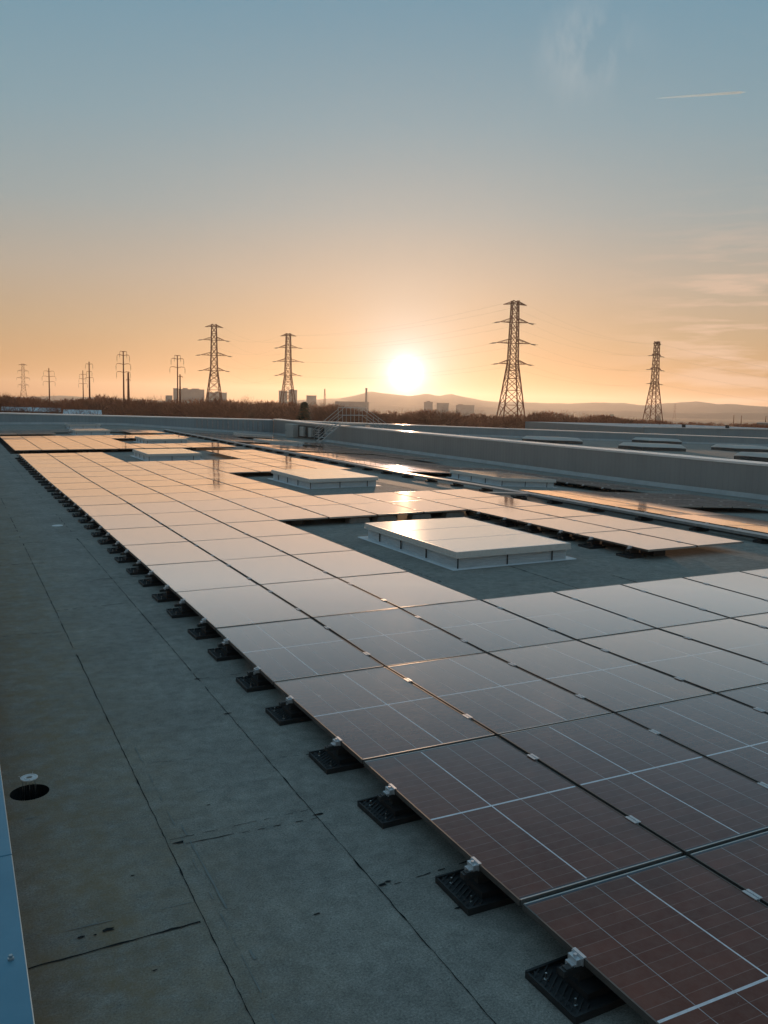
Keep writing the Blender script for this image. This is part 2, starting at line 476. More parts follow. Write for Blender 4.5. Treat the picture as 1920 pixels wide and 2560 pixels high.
for X, d in ((-.43, .0), (-1.31, .02)):
    ribbon((X, -3), (X, 4), .004, 1, .003, .05, d)
    ribbon((X, 4), (X, 12), .0055, 1, .004, .08, .12)
    ribbon((X, 12), (X, 60), .010, 1, .006, .2, .6)
for X in (1.33, 3.09): ribbon((X, 18), (X, 60), .016, 1, .008, .3, .4)
for a, b, w_, m_, dr in [((-2.1, .71), (-1.33, .73), .016, 1, 0), ((-1.31, 1.50), (-.43, 1.46), .010, 1, .3), ((-1.29, 1.57), (-.45, 1.58), .006, 1, .45),
                         ((-1.31, 7.40), (-.43, 7.46), .014, 1, .25), ((-2.1, 6.5), (-1.31, 6.43), .012, 1, .4), ((-.43, 4.3), (.2, 4.3), .012, 1, .3),
                         ((-.43, 2.41), (.2, 2.3), .010, 1, .45), ((-.43, .62), (.2, .66), .010, 1, .6), ((-.43, 9.0), (.2, 9.0), .02, 1, .2),
                         ((-.62, 9.0), (-.4, 9.0), .02, 1, 0), ((-2.1, 12.6), (-.9, 12.4), .02, 1, .3), ((-2.1, 10.6), (-1.1, 10.5), .02, 1, .3),
                         ((5.12, 8.0), (5.06, 5.4), .02, 1, .1), ((6.08, 6.45), (6.06, 5.4), .028, 1, 0), ((4.1, 6.42), (6.1, 6.35), .010, 1, .5),
                         ((9.9, 5.4), (9.9, 13), .014, 1, .5), ((3.6, 7.0), (3.6, 12), .014, 1, .5), ((8.9, 17), (8.9, 22), .03, 1, .2), ((7.9, 17.0), (10.6, 16.9), .03, 1, .2),
                         ((7.9, 18.2), (10.6, 18.1), .03, 1, .2)]:
    ribbon(a, b, w_*.6, m_, .003, .045, dr)
# pale edges of older laps
for a, b, w_ in [((-1.23, -1), (-1.22, 3.2), .012), ((-1.18, .2), (-1.19, 1.8), .018), ((-2.08, .93), (-1.33, .91), .014), ((-2.08, 2.18), (-1.5, 2.17), .016), ((-1.72, 2.8), (-.76, 2.6), .012), ((-1.0, 2.1), (-.5, 2.1), .01)]:
    ribbon(a, b, w_*.5, 2, .002, .07, .45)
# small patches of tar
for cx_, cy_, r_ in [(-1.86, .845, .014), (-1.745, .85, .024), (-1.80, .835, .008), (-1.55, 1.28, .007), (-.40, .645, .018), (-.36, .66, .012), (-.41, 1.5, .02), (-.43, 3.37, .02), (-.44, 4.31, .02), (-1.6, .46, .008), (-.8, .55, .01), (-.98, 1.9, .009), (-.15, .3, .012), (-1.25, 1.52, .02)]:
    rb.poly([(cx_+r_*rnd.uniform(.5, 1.5)*math.cos(t*.785)*1.5, cy_+r_*rnd.uniform(.4, 1.1)*math.sin(t*.785)*.8, .0045) for t in range(8)], 1)
roof = rb.build('flat_roof', [M['felt'], M['seam'], M['seam2']]); tag(roof, kind='structure')
# second roof beyond the dividing wall
r2 = MB()
gx = [22.1+i*6 for i in range(16)]
for i in range(len(gx)-1):
    for Y in range(-6, 66, 12):
        r2.quad((gx[i], Y, zs2(gx[i])), (gx[i+1], Y, zs2(gx[i+1])), (gx[i+1], Y+12, zs2(gx[i+1])), (gx[i], Y+12, zs2(gx[i])))
tag(r2.build('flat_roof', M['felt']), kind='structure')

# body of the building below the roofs
bb = MB()
bb.quad((-2.76, -9, -12), (-2.76, 66.6, -12), (-2.76, 66.6, -.02), (-2.76, -9, -.02))
bb.quad((-2.76, -9, -12), (22, -9, -12), (22, -9, -.9), (-2.76, -9, -.02))
bb.quad((22, -9, -12), (112, -9, -12), (112, -9, -4), (22, -9, -.5))
bb.quad((112, -9, -12), (112, 66.6, -12), (112, 66.6, -4), (112, -9, -4))
bb.quad((-2.76, 66.62, -12), (112, 66.62, -12), (112, 66.62, -4.1), (-2.76, 66.62, .05))
bo = bb.build('warehouse', M['cladx']); tag(bo, 'big flat roofed warehouse carrying the solar panels', 'building')

# ------------------------------------------------------------------ parapets
def wall_x(name, X, y0, y1, t, zb, zt, face, label, cat, mats, base=True, over=.04, joint=3.0):
    e = empty(name, (X, y0, zb(y0)))
    f_ = MB(); n = max(1, int((y1-y0)/6))
    for k in range(n):
        a, b = y0+(y1-y0)*k/n, y0+(y1-y0)*(k+1)/n
        f_.hexa([(X, a, zb(a)-.3), (X+t, a, zb(a)-.3), (X+t, b, zb(b)-.3), (X, b, zb(b)-.3), (X, a, zt(a)-.03), (X+t, a, zt(a)-.03), (X+t, b, zt(b)-.03), (X, b, zt(b)-.03)])
    o = f_.build('wall_panel', mats[0], e); o.location = (-X, -y0, -zb(y0))
    c_ = MB(); n = max(1, int((y1-y0)/joint))
    for k in range(n):
        a, b = y0+(y1-y0)*k/n, y0+(y1-y0)*(k+1)/n-.012
        h = rnd.uniform(-.002, .003)
        c_.hexa([(X-over, a, zt(a)-.085+h), (X+t+over, a, zt(a)-.085+h), (X+t+over, b, zt(b)-.085+h), (X-over, b, zt(b)-.085+h),
                 (X-over, a, zt(a)-.012+h), (X+t+over, a, zt(a)+.012+h), (X+t+over, b, zt(b)+.012+h), (X-over, b, zt(b)-.012+h)])
    o = c_.build('coping', mats[1], e); o.location = (-X, -y0, -zb(y0))
    if base:
        c_ = MB()
        for k in range(n):
            a, b = y0+(y1-y0)*k/n, y0+(y1-y0)*(k+1)/n
            c_.hexa([(X-.10, a, zb(a)+.0), (X-.003, a, zb(a)), (X-.003, b, zb(b)), (X-.10, b, zb(b)), (X-.028, a, zb(a)+.16), (X-.003, a, zb(a)+.16), (X-.003, b, zb(b)+.16), (X-.028, b, zb(b)+.16)])
        o = c_.build('base_flashing', mats[2], e); o.location = (-X, -y0, -zb(y0))
    tag(e, label, cat); return e


M['flash'] = varied('grey_base_flashing', (.34, .36, .365), (.46, .48, .49), 2, .6)
e = wall_x('dividing_wall', WX, 2.0, FY-.02, .42, lambda y: zs(WX, y), lambda y: .43+(.06*(y-58)/8 if y > 58 else 0), -1,
           'long grey clad wall with light metal coping dividing the two roofs', 'wall', [M['clad'], M['coping'], M['flash']])
# end wall: falls along X together with the roof
def wall_y(name, Y, x0, x1, t, zb, zt, label, cat, mats, step=4.0):
    e = empty(name, (x0, Y, zb(x0)))
    f_ = MB(); c_ = MB(); g_ = MB(); n = int((x1-x0)/step)
    for k in range(n):
        a, b = x0+(x1-x0)*k/n, x0+(x1-x0)*(k+1)/n
        f_.hexa([(a, Y, zb(a)-.3), (b, Y, zb(b)-.3), (b, Y+t, zb(b)-.3), (a, Y+t, zb(a)-.3), (a, Y, zt(a)-.03), (b, Y, zt(b)-.03), (b, Y+t, zt(b)-.03), (a, Y+t, zt(a)-.03)])
        c_.hexa([(a, Y-.04, zt(a)-.09), (b-.008, Y-.04, zt(b)-.09), (b-.008, Y+t+.04, zt(b)-.09), (a, Y+t+.04, zt(a)-.09),
                 (a, Y-.04, zt(a)-.01), (b-.008, Y-.04, zt(b)-.01), (b-.008, Y+t+.04, zt(b)+.015), (a, Y+t+.04, zt(a)+.015)])
        g_.hexa([(a, Y-.12, zb(a)), (b, Y-.12, zb(b)), (b, Y-.003, zb(b)), (a, Y-.003, zb(a)), (a, Y-.03, zb(a)+.16), (b, Y-.03, zb(b)+.16), (b, Y-.003, zb(b)+.16), (a, Y-.003, zb(a)+.16)])
    for nm, mb, mt in (('wall_panel', f_, mats[0]), ('coping', c_, mats[1]), ('base_flashing', g_, mats[2])):
        o = mb.build(nm, mt, e); o.location = (-x0, -Y, -zb(x0))
    tag(e, label, cat)


wall_y('end_wall', FY, -2.75, WX-.02, .5, lambda x: zs(x, FY), lambda x: 1.0-.0265*x if x > 0 else 1.0,
       'grey end wall with metal coping behind the solar arrays on the left', 'wall', [M['cladx'], M['coping'], M['flash']])
wall_y('end_wall', FY, WX+.44, 111, .5, zs2, lambda x: .40-.038*(x-22.0),
       'far end wall with pale coping behind the second roof on the right', 'wall', [M['cladx'], M['coping'], M['flash']])
# near-left parapet: only its coping shows
e = empty('parapet', (-2.45, -9, 0))
p_ = MB(); p_.box(-.17, .20, 0, 75, -.3, .26); p_.build('wall_panel', M['clad'], e)
for k in range(24):
    c_ = MB(); a = k*3.1+.9; c_.box(-.30, .325, a-.9 if k == 0 else a, a+3.094, .262, .300)
    if k < 6: c_.build('coping_sheet', M['coping_sky'], e, bevel=.004)
    else: break
c_ = MB(); c_.box(-.30, .325, 6*3.1+.9, 75, .262, .300); c_.build('coping_sheet', M['coping_sky'], e, bevel=.004)
s_ = MB(); s_.cyl((.27, 9.34), .012, .300, .308, 12); s_.cyl((.27, 9.34), .008, .308, .320, 6); s_.build('coping_screw', M['steel'], e)
tag(e, 'low parapet with sky-tinted sheet metal coping at the bottom left corner', 'parapet')

# ------------------------------------------------------------------ roof drain
e = empty('roof_drain', (DR[0], DR[1], -.155))
d_ = MB(); d_.ring((0, 0), .035, .052, 0, .02); d_.cyl((0, 0), .03, -.0, .012, 16); d_.build('outlet', M['galv'], e)
d_ = MB(); d_.ring((0, 0), .018, .052, .245, .249, 32); d_.ring((0, 0), .0205, .03, .249, .252, 32); d_.ring((0, 0), .044, .052, .249, .2515, 32); d_.build('disc', M['white'], e)
d_ = MB()
for k in range(7):
    t = 2*math.pi*k/7+.2; d_.bar((.045*math.cos(t), .045*math.sin(t), .01), (.040*math.cos(t), .040*math.sin(t), .246), .0016, n=5)
    if k % 2: d_.bar((.040*math.cos(t), .040*math.sin(t), .249), (.062*math.cos(t), .062*math.sin(t), .262), .0014, n=5)
d_.build('strainer_rods', M['steel'], e)
tag(e, 'round open roof drain with a small white ringed disc standing over it', 'drain')
e = MB(); e.cyl((0, 0), .10, 0, .008, 20); e.cyl((0, 0), .085, .008, .012, 20)
o = e.build('vent_cap', M['white'], loc=(-.58, 14.28, .001)); tag(o, 'small flat white round cap lying on the felt left of the array', 'cap')

# ------------------------------------------------------------------ solar panels
fr = MB(); H = .030; lip = .008
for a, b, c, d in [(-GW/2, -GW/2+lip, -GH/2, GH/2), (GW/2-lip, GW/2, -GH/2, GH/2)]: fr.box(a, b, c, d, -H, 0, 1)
for c, d in [(-GH/2, -GH/2+lip), (GH/2-lip, GH/2)]: fr.box(-GW/2+lip, GW/2-lip, c, d, -H, 0)
M['side'] = varied('frame_side_gap_shade', (.10, .09, .085), (.15, .14, .13), 6, .5, .6)  # shade of the gaps between columns painted onto the frame's long sides
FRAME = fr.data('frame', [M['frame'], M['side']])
gl = MB(); gl.box(-GW/2+lip, GW/2-lip, -GH/2+lip, GH/2-lip, -.007, -.0018)
GLASS = gl.data('glass', M['cells'])
# end clamp: aluminium block with bolt, beside the left frame; mid clamp: two-lipped strip over the gap
cl = MB(); cl.box(-.004, .012, -.038, .038, .0005, .0045); cl.box(-.034, -.004, -.030, .030, -.034, -.004); cl.box(-.008, -.002, -.038, .038, -.034, .0005)
cl.cyl((-.019, 0), .009, -.004, .006, 6); cl.box(-.052, -.034, -.024, .024, -.046, -.026)
ENDC = cl.data('clamp', M['alu'])
cl = MB(); cl.box(-.022, -.005, -.042, .042, .0006, .0045); cl.box(.005, .022, -.042, .042, .0006, .0045); cl.box(-.005, .005, -.042, .042, -.012, .0006); cl.cyl((0, 0), .0045, .0007, .004, 6)
MIDC = cl.data('clamp', M['alu'])

ROWZ = {-1: .002, 0: .0, 1: .0, 2: -.016, 3: .006, 4: .008, 5: .006, 6: .004, 7: 0}


def proj(p):
    d = Vector(p)-CAMP; z = d.dot(FF)
    return (960+FPX*d.dot(RR)/z, 1280-FPX*d.dot(UU)/z, z) if z > .05 else None


PANELS = []


def panel(X0, Y0, c, r, arr, east=False, edge_left=False):
    x, y = X0+(c+.5)*PW, Y0+(r+.5)*PH
    cs = [proj((x+sx*GW/2, y+sy*GH/2, zs(x+sx*GW/2, y+sy*GH/2)+.16)) for sx, sy in ((-1, -1), (1, -1), (1, 1), (-1, 1))]
    if all(q is None for q in cs): return
    cs = [q for q in cs if q]
    if max(q[0] for q in cs) < 0 or min(q[0] for q in cs) > 1925 or min(q[1] for q in cs) > 2565: return
    PANELS.append((min(q[2] for q in cs), x, y, c, r, arr, edge_left))


def block(X0, Y0, cells, arr):
    S_ = set(cells)
    for c, r in cells: panel(X0, Y0, c, r, arr, edge_left=(c-1, r) not in S_)


def rect(c0, c1, r0, r1): return [(c, r) for c in range(c0, c1+1) for r in range(r0, r1+1)]


W1 = rect(0, 2, -1, 18)+rect(3, 8, -1, 2)+rect(3, 6, 7, 8)+rect(7, 8, 4, 8)+rect(3, 4, 9, 12)+rect(3, 8, 13, 15)+rect(7, 8, 16, 18)
block(0, 0, W1, 'near array')
W2 = [q for q in rect(0, 8, 0, 6) if not (q[0] >= 5 and 2 <= q[1] <= 4)]
block(0, 36.0, W2, 'second array')
block(0, 50.9, rect(0, 2, 0, 1)+rect(7, 8, 0, 1)+rect(0, 8, 2, 2), 'farthest left array')
E0 = 11.45
block(E0, 12.95-PH*6, [(c, r) for c, r in rect(0, 1, 0, 5)+rect(0, 5, 6, 7)], 'tray-side array')
block(15.95, 17.95, rect(0, 1, 0, 2), 'wall-side column pair')
block(E0, 23.3, rect(0, 5, 0, 1)+rect(0, 3, 2, 5), 'sun-glinting array')
block(15.95, 31.9, rect(0, 1, 0, 1), 'stair-side array')
block(E0, 35.3, rect(0, 5, 0, 2), 'beyond-glint array')
block(E0, 43.3, rect(0, 1, 0, 3), 'narrow far array')
block(15.95, 41.3, rect(0, 1, 0, 2), 'cabinet-side array')
block(E0, 52.3, rect(0, 5, 0, 1), 'farthest right array')
PANELS.sort()
print('PANELS', len(PANELS))
minr = {}
for p in PANELS: minr[p[5]] = min(minr.get(p[5], 99), p[4])
minc = {}
for p in PANELS: minc[p[5]] = min(minc.get(p[5], 99), p[3])
rp = random.Random(11)
GROUPS = 'solar panels clamped in rows over the roof'
for k, (dist, x, y, c, r, arr, el_) in enumerate(PANELS[:300]):
    e = empty('solar_panel', (x, y, 0))
    near = arr == 'near array'
    za = zs(x, y-PH/2)+.16+(ROWZ.get(r, 0) if near else 0); zb_ = zs(x, y+PH/2)+.16+(ROWZ.get(r+1, 0) if near else 0)
    if near and r == 2: zb_ = zs(x, y+PH/2)+.16+.004
    if near and r == 1: zb_ += .0
    e.location.z = (za+zb_)/2+rp.uniform(-.001, .001)
    sx = -(FALL if x > RIDGE else 0)
    e.rotation_euler = (math.atan2(zb_-za, PH)+rp.gauss(0, .0016), -math.atan(sx)+rp.gauss(0, .0016), 0)
    flip = (r in (-1, 1)) if near and r < 4 else rp.random() < .4
    link('frame', FRAME, e); link('glass', GLASS, e, rz=math.pi if flip else 0)
    if dist < 34:
        for yy in (.40, 1.35):
            if el_: link('clamp', ENDC, e, (-GW/2, yy-PH/2, 0))
            else: link('clamp', MIDC, e, (-PW/2, yy-PH/2, 0))
    tag(e, f'dark solar panel of the {arr}, {ordi(r-minr[arr]+1)} row from front, {ordi(c-minc[arr]+1)} column', 'solar panel', GROUPS)
if len(PANELS) > 300:
    mb = MB()
    for (dist, x, y, c, r, arr, el_) in PANELS[300:]:
        z = zs(x, y)+.16; mb.box(x-GW/2, x+GW/2, y-GH/2, y+GH/2, z-.03, z)
    tag(mb.build('solar_panel', M['cells']), 'the small farthest solar panels near the end wall', 'solar panel', GROUPS, 'stuff')

# ------------------------------------------------------------------ support feet along the visible edges
ft = MB()
ft.box(-.15, .17, -.165, .165, .0, .022)
for k in range(9):                                                # rim and triangular pockets
    y0 = -.15+k*.034
    ft.poly([(-.135, y0, .023), (-.095, y0, .023), (-.115, y0+.026, .034)])
    ft.bar((-.135, y0, .024), (-.085, y0+.03, .030), .004)
    ft.bar((-.085, y0, .024), (-.04, y0+.028, .030), .004)
ft.box(-.15, .17, -.165, -.152, .022, .036); ft.box(-.15, .17, .152, .165, .022, .036); ft.box(-.15, -.14, -.152, .152, .022, .032)
ft.box(-.03, .15, -.10, .10, .022, .055)
FOOT = ft.data('base_plate', M['black'])
ft = MB(); ft.box(-.005, .16, -.02, .02, .055, .10); ft.box(-.09, .20, -.019, .019, .094, .122); ft.box(-.075, -.035, -.016, .016, .10, .127)
POST = ft.data('rail_bracket', M['dark'])
ft = MB(); ft.cyl((0, 0), .010, .022, .030, 6); ft.cyl((0, 0), .0048, .030, .058, 8)
BOLT = ft.data('bolt', M['steel'])


def foot(loc, rz, label, group, bolts=True):
    e = empty('panel_support', (loc[0]+rp.uniform(-.012, .012), loc[1]+rp.uniform(-.015, .015), loc[2]), rz+rp.uniform(-.05, .05))
    link('base_plate', FOOT, e); link('rail_bracket', POST, e)
    if bolts:
        link('bolt', BOLT, e, (-.10, .085, 0)); link('bolt', BOLT, e, (-.095, -.10, 0)); link('bolt', BOLT, e, (.0, .10, .0))
    tag(e, label, 'panel support', group)


n = 0
for r in range(-1, 19):
    for yy in (.40, 1.35):
        if r == -1 and yy < 1: continue
        n += 1; Y = r*PH+yy
        foot((0, Y, zs(0, Y)), 0, f'black panel support under the near array left edge, {ordi(n)} from the front', 'panel supports along the left edge', Y < 20)
n = 0
for r in range(0, 7):
    for yy in (.40, 1.35):
        n += 1; Y = 36+r*PH+yy
        foot((0, Y, zs(0, Y)), 0, f'small black support under the second array left edge, {ordi(n)} from the front', 'panel supports along the left edge', False)
n = 0
for r in range(4, 7):
    for yy in (.40, 1.35):
        n += 1; Y = r*PH+yy; foot((7*PW, Y, 0), 0, f'black foot under panels right of the nearest skylight, {ordi(n)} from the front', 'panel supports beside the nearest skylight', False)
# ballast slabs standing under the back strip behind the nearest skylight
n = 0
for X in (4.9, 5.5, 6.3, 7.1, 7.8, 8.5):
    n += 1; b_ = MB(); b_.box(-.22, .22, -.12, .12, 0, .055); b_.box(-.20, .21, -.11, .115, .057, .10)
    o = b_.build('ballast_block', M['concrete'], loc=(X, 12.62, 0), bevel=.005); o.rotation_euler = (0, 0, rp.uniform(-.05, .05))
    tag(o, f'concrete ballast blocks under the strip behind the nearest skylight, {ordi(n)} from left', 'ballast block', 'ballast blocks under the strip')
# long support rails under the panel rows
def rails(X0, Y0, c0, c1, yv, label):
    mb = MB()
    x0, x1 = X0+c0*PW+.06, X0+c1*PW-.06
    for y in yv:
        k = max(1, int((x1-x0)/2)); 
        for i in range(k):
            a, b = x0+(x1-x0)*i/k, x0+(x1-x0)*(i+1)/k
            za, zb_ = zs(a, y)+.127, zs(b, y)+.127
            mb.hexa([(a, y-.02, za-.03), (b, y-.02, zb_-.03), (b, y+.02, zb_-.03), (a, y+.02, za-.03), (a, y-.02, za), (b, y-.02, zb_), (b, y+.02, zb_), (a, y+.02, za)])
            mb.box(a+.3, a+.55, y-.15, y+.15, min(zs(a, y), zs(b, y)), za-.03)
    o = mb.build('support_rails', M['dark']); tag(o, label, 'rails', 'rails under the arrays')


def rowsy(Y0, r0, r1): return [Y0+r*PH+yy for r in range(r0, r1+1) for yy in (.40, 1.35)]


rails(0, 0, 3, 9, rowsy(0, 7, 8), 'dark support rails under the strip behind the nearest skylight')
rails(0, 0, 7, 9, rowsy(0, 4, 6), 'dark support rails under the columns right of the nearest skylight')
rails(0, 0, 3, 9, rowsy(0, 13, 14), 'dark support rails under the strip behind the second skylight')
rails(0, 36, 0, 9, rowsy(36, 0, 1), 'dark support rails under the front of the second array')
rails(E0, 23.3, 0, 4, rowsy(23.3, 0, 1), 'dark support rails under the sun-glinting array')
rails(E0, 12.95-PH*6, 0, 2, rowsy(12.95-PH*6, 0, 7), 'dark support rails under the right-hand array by the tray')
rails(15.95, 17.95, 0, 2, rowsy(17.95, 0, 2), 'dark support rails under the panel pair near the wall')

# ------------------------------------------------------------------ skylights
def skylight(loc, W, D, hz, label, group, mats, tilt=0, dome=False, flange=True, straps=True):
    e = empty('skylight', loc); e.rotation_euler = (0, tilt, 0)
    c_ = MB(); ins = .05
    n = 7                                                          # crumpled foil curb
    def side(a, b):
        a = Vector(a); b = Vector(b); t = (b-a); nrm = Vector((t.y, -t.x, 0)).normalized()
        m_ = max(4, int(t.length/.22)); 
        P = [[a+t*(i/m_)+nrm*(rnd.uniform(-.008, .008) if 0 < i < m_ else 0)+Vector((0, 0, j*(hz-(.22 if dome else .05))/3)) for i in range(m_+1)] for j in range(4)]
        for j in range(3):
            for i in range(m_): c_.quad(P[j][i], P[j][i+1], P[j+1][i+1], P[j+1][i])
    q = [(ins, ins, 0), (W-ins, ins, 0), (W-ins, D-ins, 0), (ins, D-ins, 0)]
    for k in range(4): side(q[k], q[(k+1) % 4])
    cb = c_.build('curb', mats[0], e)
    if straps:
        s_ = MB()
        for fx in (.0, .44, .86): s_.box(ins+fx*(W-2*ins)-.008, ins+fx*(W-2*ins)+.010, ins-.018, ins-.009, .01, hz-.07)
        for fy in (.30, .58, .84): s_.box(ins-.018, ins-.009, ins+fy*(D-2*ins)-.014, ins+fy*(D-2*ins)+.014, .01, hz-.07)
        sp = s_.build('strap', M['black'], cb)
    if flange:
        f_ = MB(); o_ = .10
        f_.hexa([(-.06, -.03, .002), (W+.13, -.0, .002), (W+.13, D+.06, .002), (-o_, D+.06, .002), (-.03, -.0, .012), (W+.12, .02, .012), (W+.12, D+.05, .012), (-o_+.01, D+.09, .012)])
        f_.build('flange', mats[3], e)
    l_ = MB()
    if dome:
        zt = hz+.06; l_.hexa([(0, 0, zt-.24), (W, 0, zt-.24), (W, D, zt-.24), (0, D, zt-.24), (.22, .34, zt), (W-.22, .34, zt), (W-.22, D-.34, zt), (.22, D-.34, zt)])
        l_.build('lid', mats[1], e, bevel=.06)
    else:
        t_ = .075; bw = .035
        for a, b, c, d in [(0, W, 0, bw), (0, W, D-bw, D), (0, bw, bw, D-bw), (W-bw, W, bw, D-bw)]: l_.box(a, b, c, d, hz-t_, hz)
        l_.box(-.006, W+.006, -.006, D+.006, hz-t_-.022, hz-t_-.001)
        fo = l_.build('lid_frame', mats[2], e, bevel=.003)
        for k in range(3):
            g_ = MB(); y0 = bw+(D-2*bw)*k/3+.007; y1 = bw+(D-2*bw)*(k+1)/3-.007
            g_.box(bw+.001, W-bw-.001, y0, y1, hz-.02, hz-.002+.001*k); g_.build('pane', mats[1], e)
    tag(e, label, 'skylight', group); return e


SM = [M['foil'], M['lid'], M['lidframe'], M['white']]
G1 = 'white topped skylights in the array openings'
t_e = math.atan(FALL)
skylight((4.21, 7.63, 0), 2.07, 3.17, .265, 'large white topped skylight with foil wrapped curb, the nearest one', G1, SM)
skylight((6.32, 18.9, zs(6, 20)), 2.08, 3.15, .275, 'white skylight behind the nearest one, left of the cable tray', G1, SM)
skylight((4.30, 30.4, zs(4, 31)), 2.07, 3.1, .275, 'white skylight in front of the gap before the second array', G1, SM)
skylight((6.38, 41.2, zs(6, 42)), 2.08, 3.1, .28, 'white skylight standing in the opening of the second array', G1, SM)
skylight((4.35, 52.2, zs(4, 53)), 2.05, 2.9, .28, 'far white skylight between the second and the farthest left array', G1, SM)
skylight((4.9, 60.2, zs(5, 61)), 2.1, 2.6, .28, 'farthest pale skylight in front of the left end wall', G1, SM)
skylight((13.12, 19.8, zs(13.12, 21)), 2.12, 3.2, .27, 'white skylight right of the cable tray, below the wall', G1, SM, t_e)
skylight((13.45, 43.4, zs(13.45, 44)), 2.1, 2.7, .27, 'small far white skylight beyond the glinting panels', G1, SM, t_e)
skylight((15.6, 55.0, zs(15.6, 56)), 2.1, 2.4, .27, 'far white skylight in front of the ribbed wall panels', G1, SM, t_e)
G2 = 'domed skylights on the second roof'
M['domewhite'] = varied('aged_dome', (.78, .74, .70), (.86, .83, .80), 1.5, .35)
_t = M['domewhite'].node_tree; _tr = _t.nodes.new('ShaderNodeBsdfTranslucent'); _tr.inputs[0].default_value = (.9, .86, .82, 1); _mx = _t.nodes.new('ShaderNodeMixShader'); _mx.inputs[0].default_value = .5
_t.links.new(_t.nodes['Principled BSDF'].outputs[0], _mx.inputs[1]); _t.links.new(_tr.outputs[0], _mx.inputs[2]); _t.links.new(_mx.outputs[0], _t.nodes['Material Output'].inputs[0])
M['curbdark'] = varied('dark_curb', (.05, .05, .05), (.09, .085, .08), 3, .7)
DM = [M['curbdark'], M['domewhite'], M['lidframe'], M['white']]
for (px, py, lab) in [(39.2, 53.4, 'domed skylight on the second roof, leftmost one, nearest the stairs'), (41.6, 44.6, 'domed skylight on the second roof, large middle one just behind the coping'),
                      (58.5, 64.0-2, 'domed skylight on the second roof, small one behind the middle one'), (54.0, 47.5, 'domed skylight on the second roof, right one beyond the middle one'),
                      (78.0, 62.5-2, 'tiny far domed skylight near the end wall on the right'), (40.6, 33.0, 'domed skylight on the second roof cut by the right picture edge')]:
    skylight((px, py, zs2(px)+.0), 4.3, 2.6, .42, lab, G2, DM, math.atan(.039), True, False, False)

# ------------------------------------------------------------------ cable tray
def tray(x0, y0, x1, y1, label):
    e = empty('cable_tray', (0, 0, 0)); t_ = MB(); p = Vector((x0, y0)); q = Vector((x1, y1)); n = max(1, int((q-p).length/2.0)); d = (q-p).normalized(); s_ = Vector((-d.y, d.x))*.11
    for k in range(n):
        a = p.lerp(q, k/n); b = p.lerp(q, (k+1)/n)-d*.006; za, zb_ = zs(a.x, a.y)+.105, zs(b.x, b.y)+.105
        for w0, w1, h0, h1 in ((-1, 1, 0, .004), (-1, -.97, .004, .05), (.97, 1, .004, .05), (-1.04, 1.04, .051, .054)):
            t_.hexa([(a.x+s_.x*w0, a.y+s_.y*w0, za+h0), (a.x+s_.x*w1, a.y+s_.y*w1, za+h0), (b.x+s_.x*w1, b.y+s_.y*w1, zb_+h0), (b.x+s_.x*w0, b.y+s_.y*w0, zb_+h0),
                     (a.x+s_.x*w0, a.y+s_.y*w0, za+h1), (a.x+s_.x*w1, a.y+s_.y*w1, za+h1), (b.x+s_.x*w1, b.y+s_.y*w1, zb_+h1), (b.x+s_.x*w0, b.y+s_.y*w0, zb_+h1)])
    t_.build('tray_body', M['galv'], e)
    n = max(1, int((q-p).length/1.6))
    f_ = MB(); f_.box(-.17, .17, -.10, .10, 0, .06); f_.box(-.12, .12, -.04, .04, .06, .104); fm = f_.data('tray_foot', M['black'])
    for k in range(n+1):
        c = p.lerp(q, (k+.25)/(n+.5)); link('tray_foot', fm, e, (c.x, c.y, zs(c.x, c.y)), math.atan2(d.y, d.x)-math.pi/2)
    tag(e, label, 'cable tray'); return e


tray(11.13, 3.0, 11.13, 59, 'long galvanised cable tray running between the left and right arrays')
tray(9.75, 15.45, 11.0, 15.45, 'short cable tray branching left from the long one')

# ------------------------------------------------------------------ cabinets on the wall near the corner
def wz(Y): return zs(WX, Y)


e = empty('inverter_board', (WX-.02, 57.6, wz(57.6)))
b_ = MB(); b_.box(-.18, 0, -2.6, 2.2, .10, 1.0); b_.build('back_board', M['dark'], e)
b_ = MB(); b_.box(-.36, -.181, .55, 1.35, .22, .92); b_.build('cabinet', M['cab'], e, bevel=.01)
b_ = MB(); b_.box(-.36, -.181, -1.05, -.45, .24, .90); b_.build('cabinet', M['cab'], e, bevel=.01)
b_ = MB()
for k in range(4): b_.box(-.24, -.181, -2.4, -1.5, .25+k*.17, .32+k*.17)
b_.build('cable_rungs', M['galv'], e)
tag(e, 'dark board with two white electrical cabinets mounted on the dividing wall', 'electrical board')
e = empty('electrical_cabinet', (WX-.35, 60.6, wz(60.6)))
b_ = MB(); b_.box(-.25, .30, -.9, .9, .06, 1.05); b_.build('housing', M['cab'], e, bevel=.015)
b_ = MB(); b_.box(-.256, -.251, -.82, .82, .12, .98); b_.build('door', M['cab'], e)
b_ = MB(); b_.box(-.27, -.257, .66, .70, .5, .62); b_.build('handle', M['black'], e)
tag(e, 'tall pale electrical cabinet at the corner of the walls', 'cabinet')
b_ = MB()
for k in range(14): b_.box(WX-.9-k*.42-.05, WX-.9-k*.42+.05, FY-.05, FY-.002, zs(WX-1-k*.42, FY)+.17, 1.0-.0265*(WX-.9-k*.42)-.12)
o = b_.build('wall_ribs', M['galv']); tag(o, 'row of upright metal ribs on the end wall beside the cabinets', 'ribs')

# ------------------------------------------------------------------ crossover stairs
SY = 51.4; SWd = .75
e = empty('crossover_stairs', (WX, SY, wz(SY)))
z0 = wz(SY); top = .60-z0
def lp(x, y, z): return (x-WX, y-SY, z-z0)


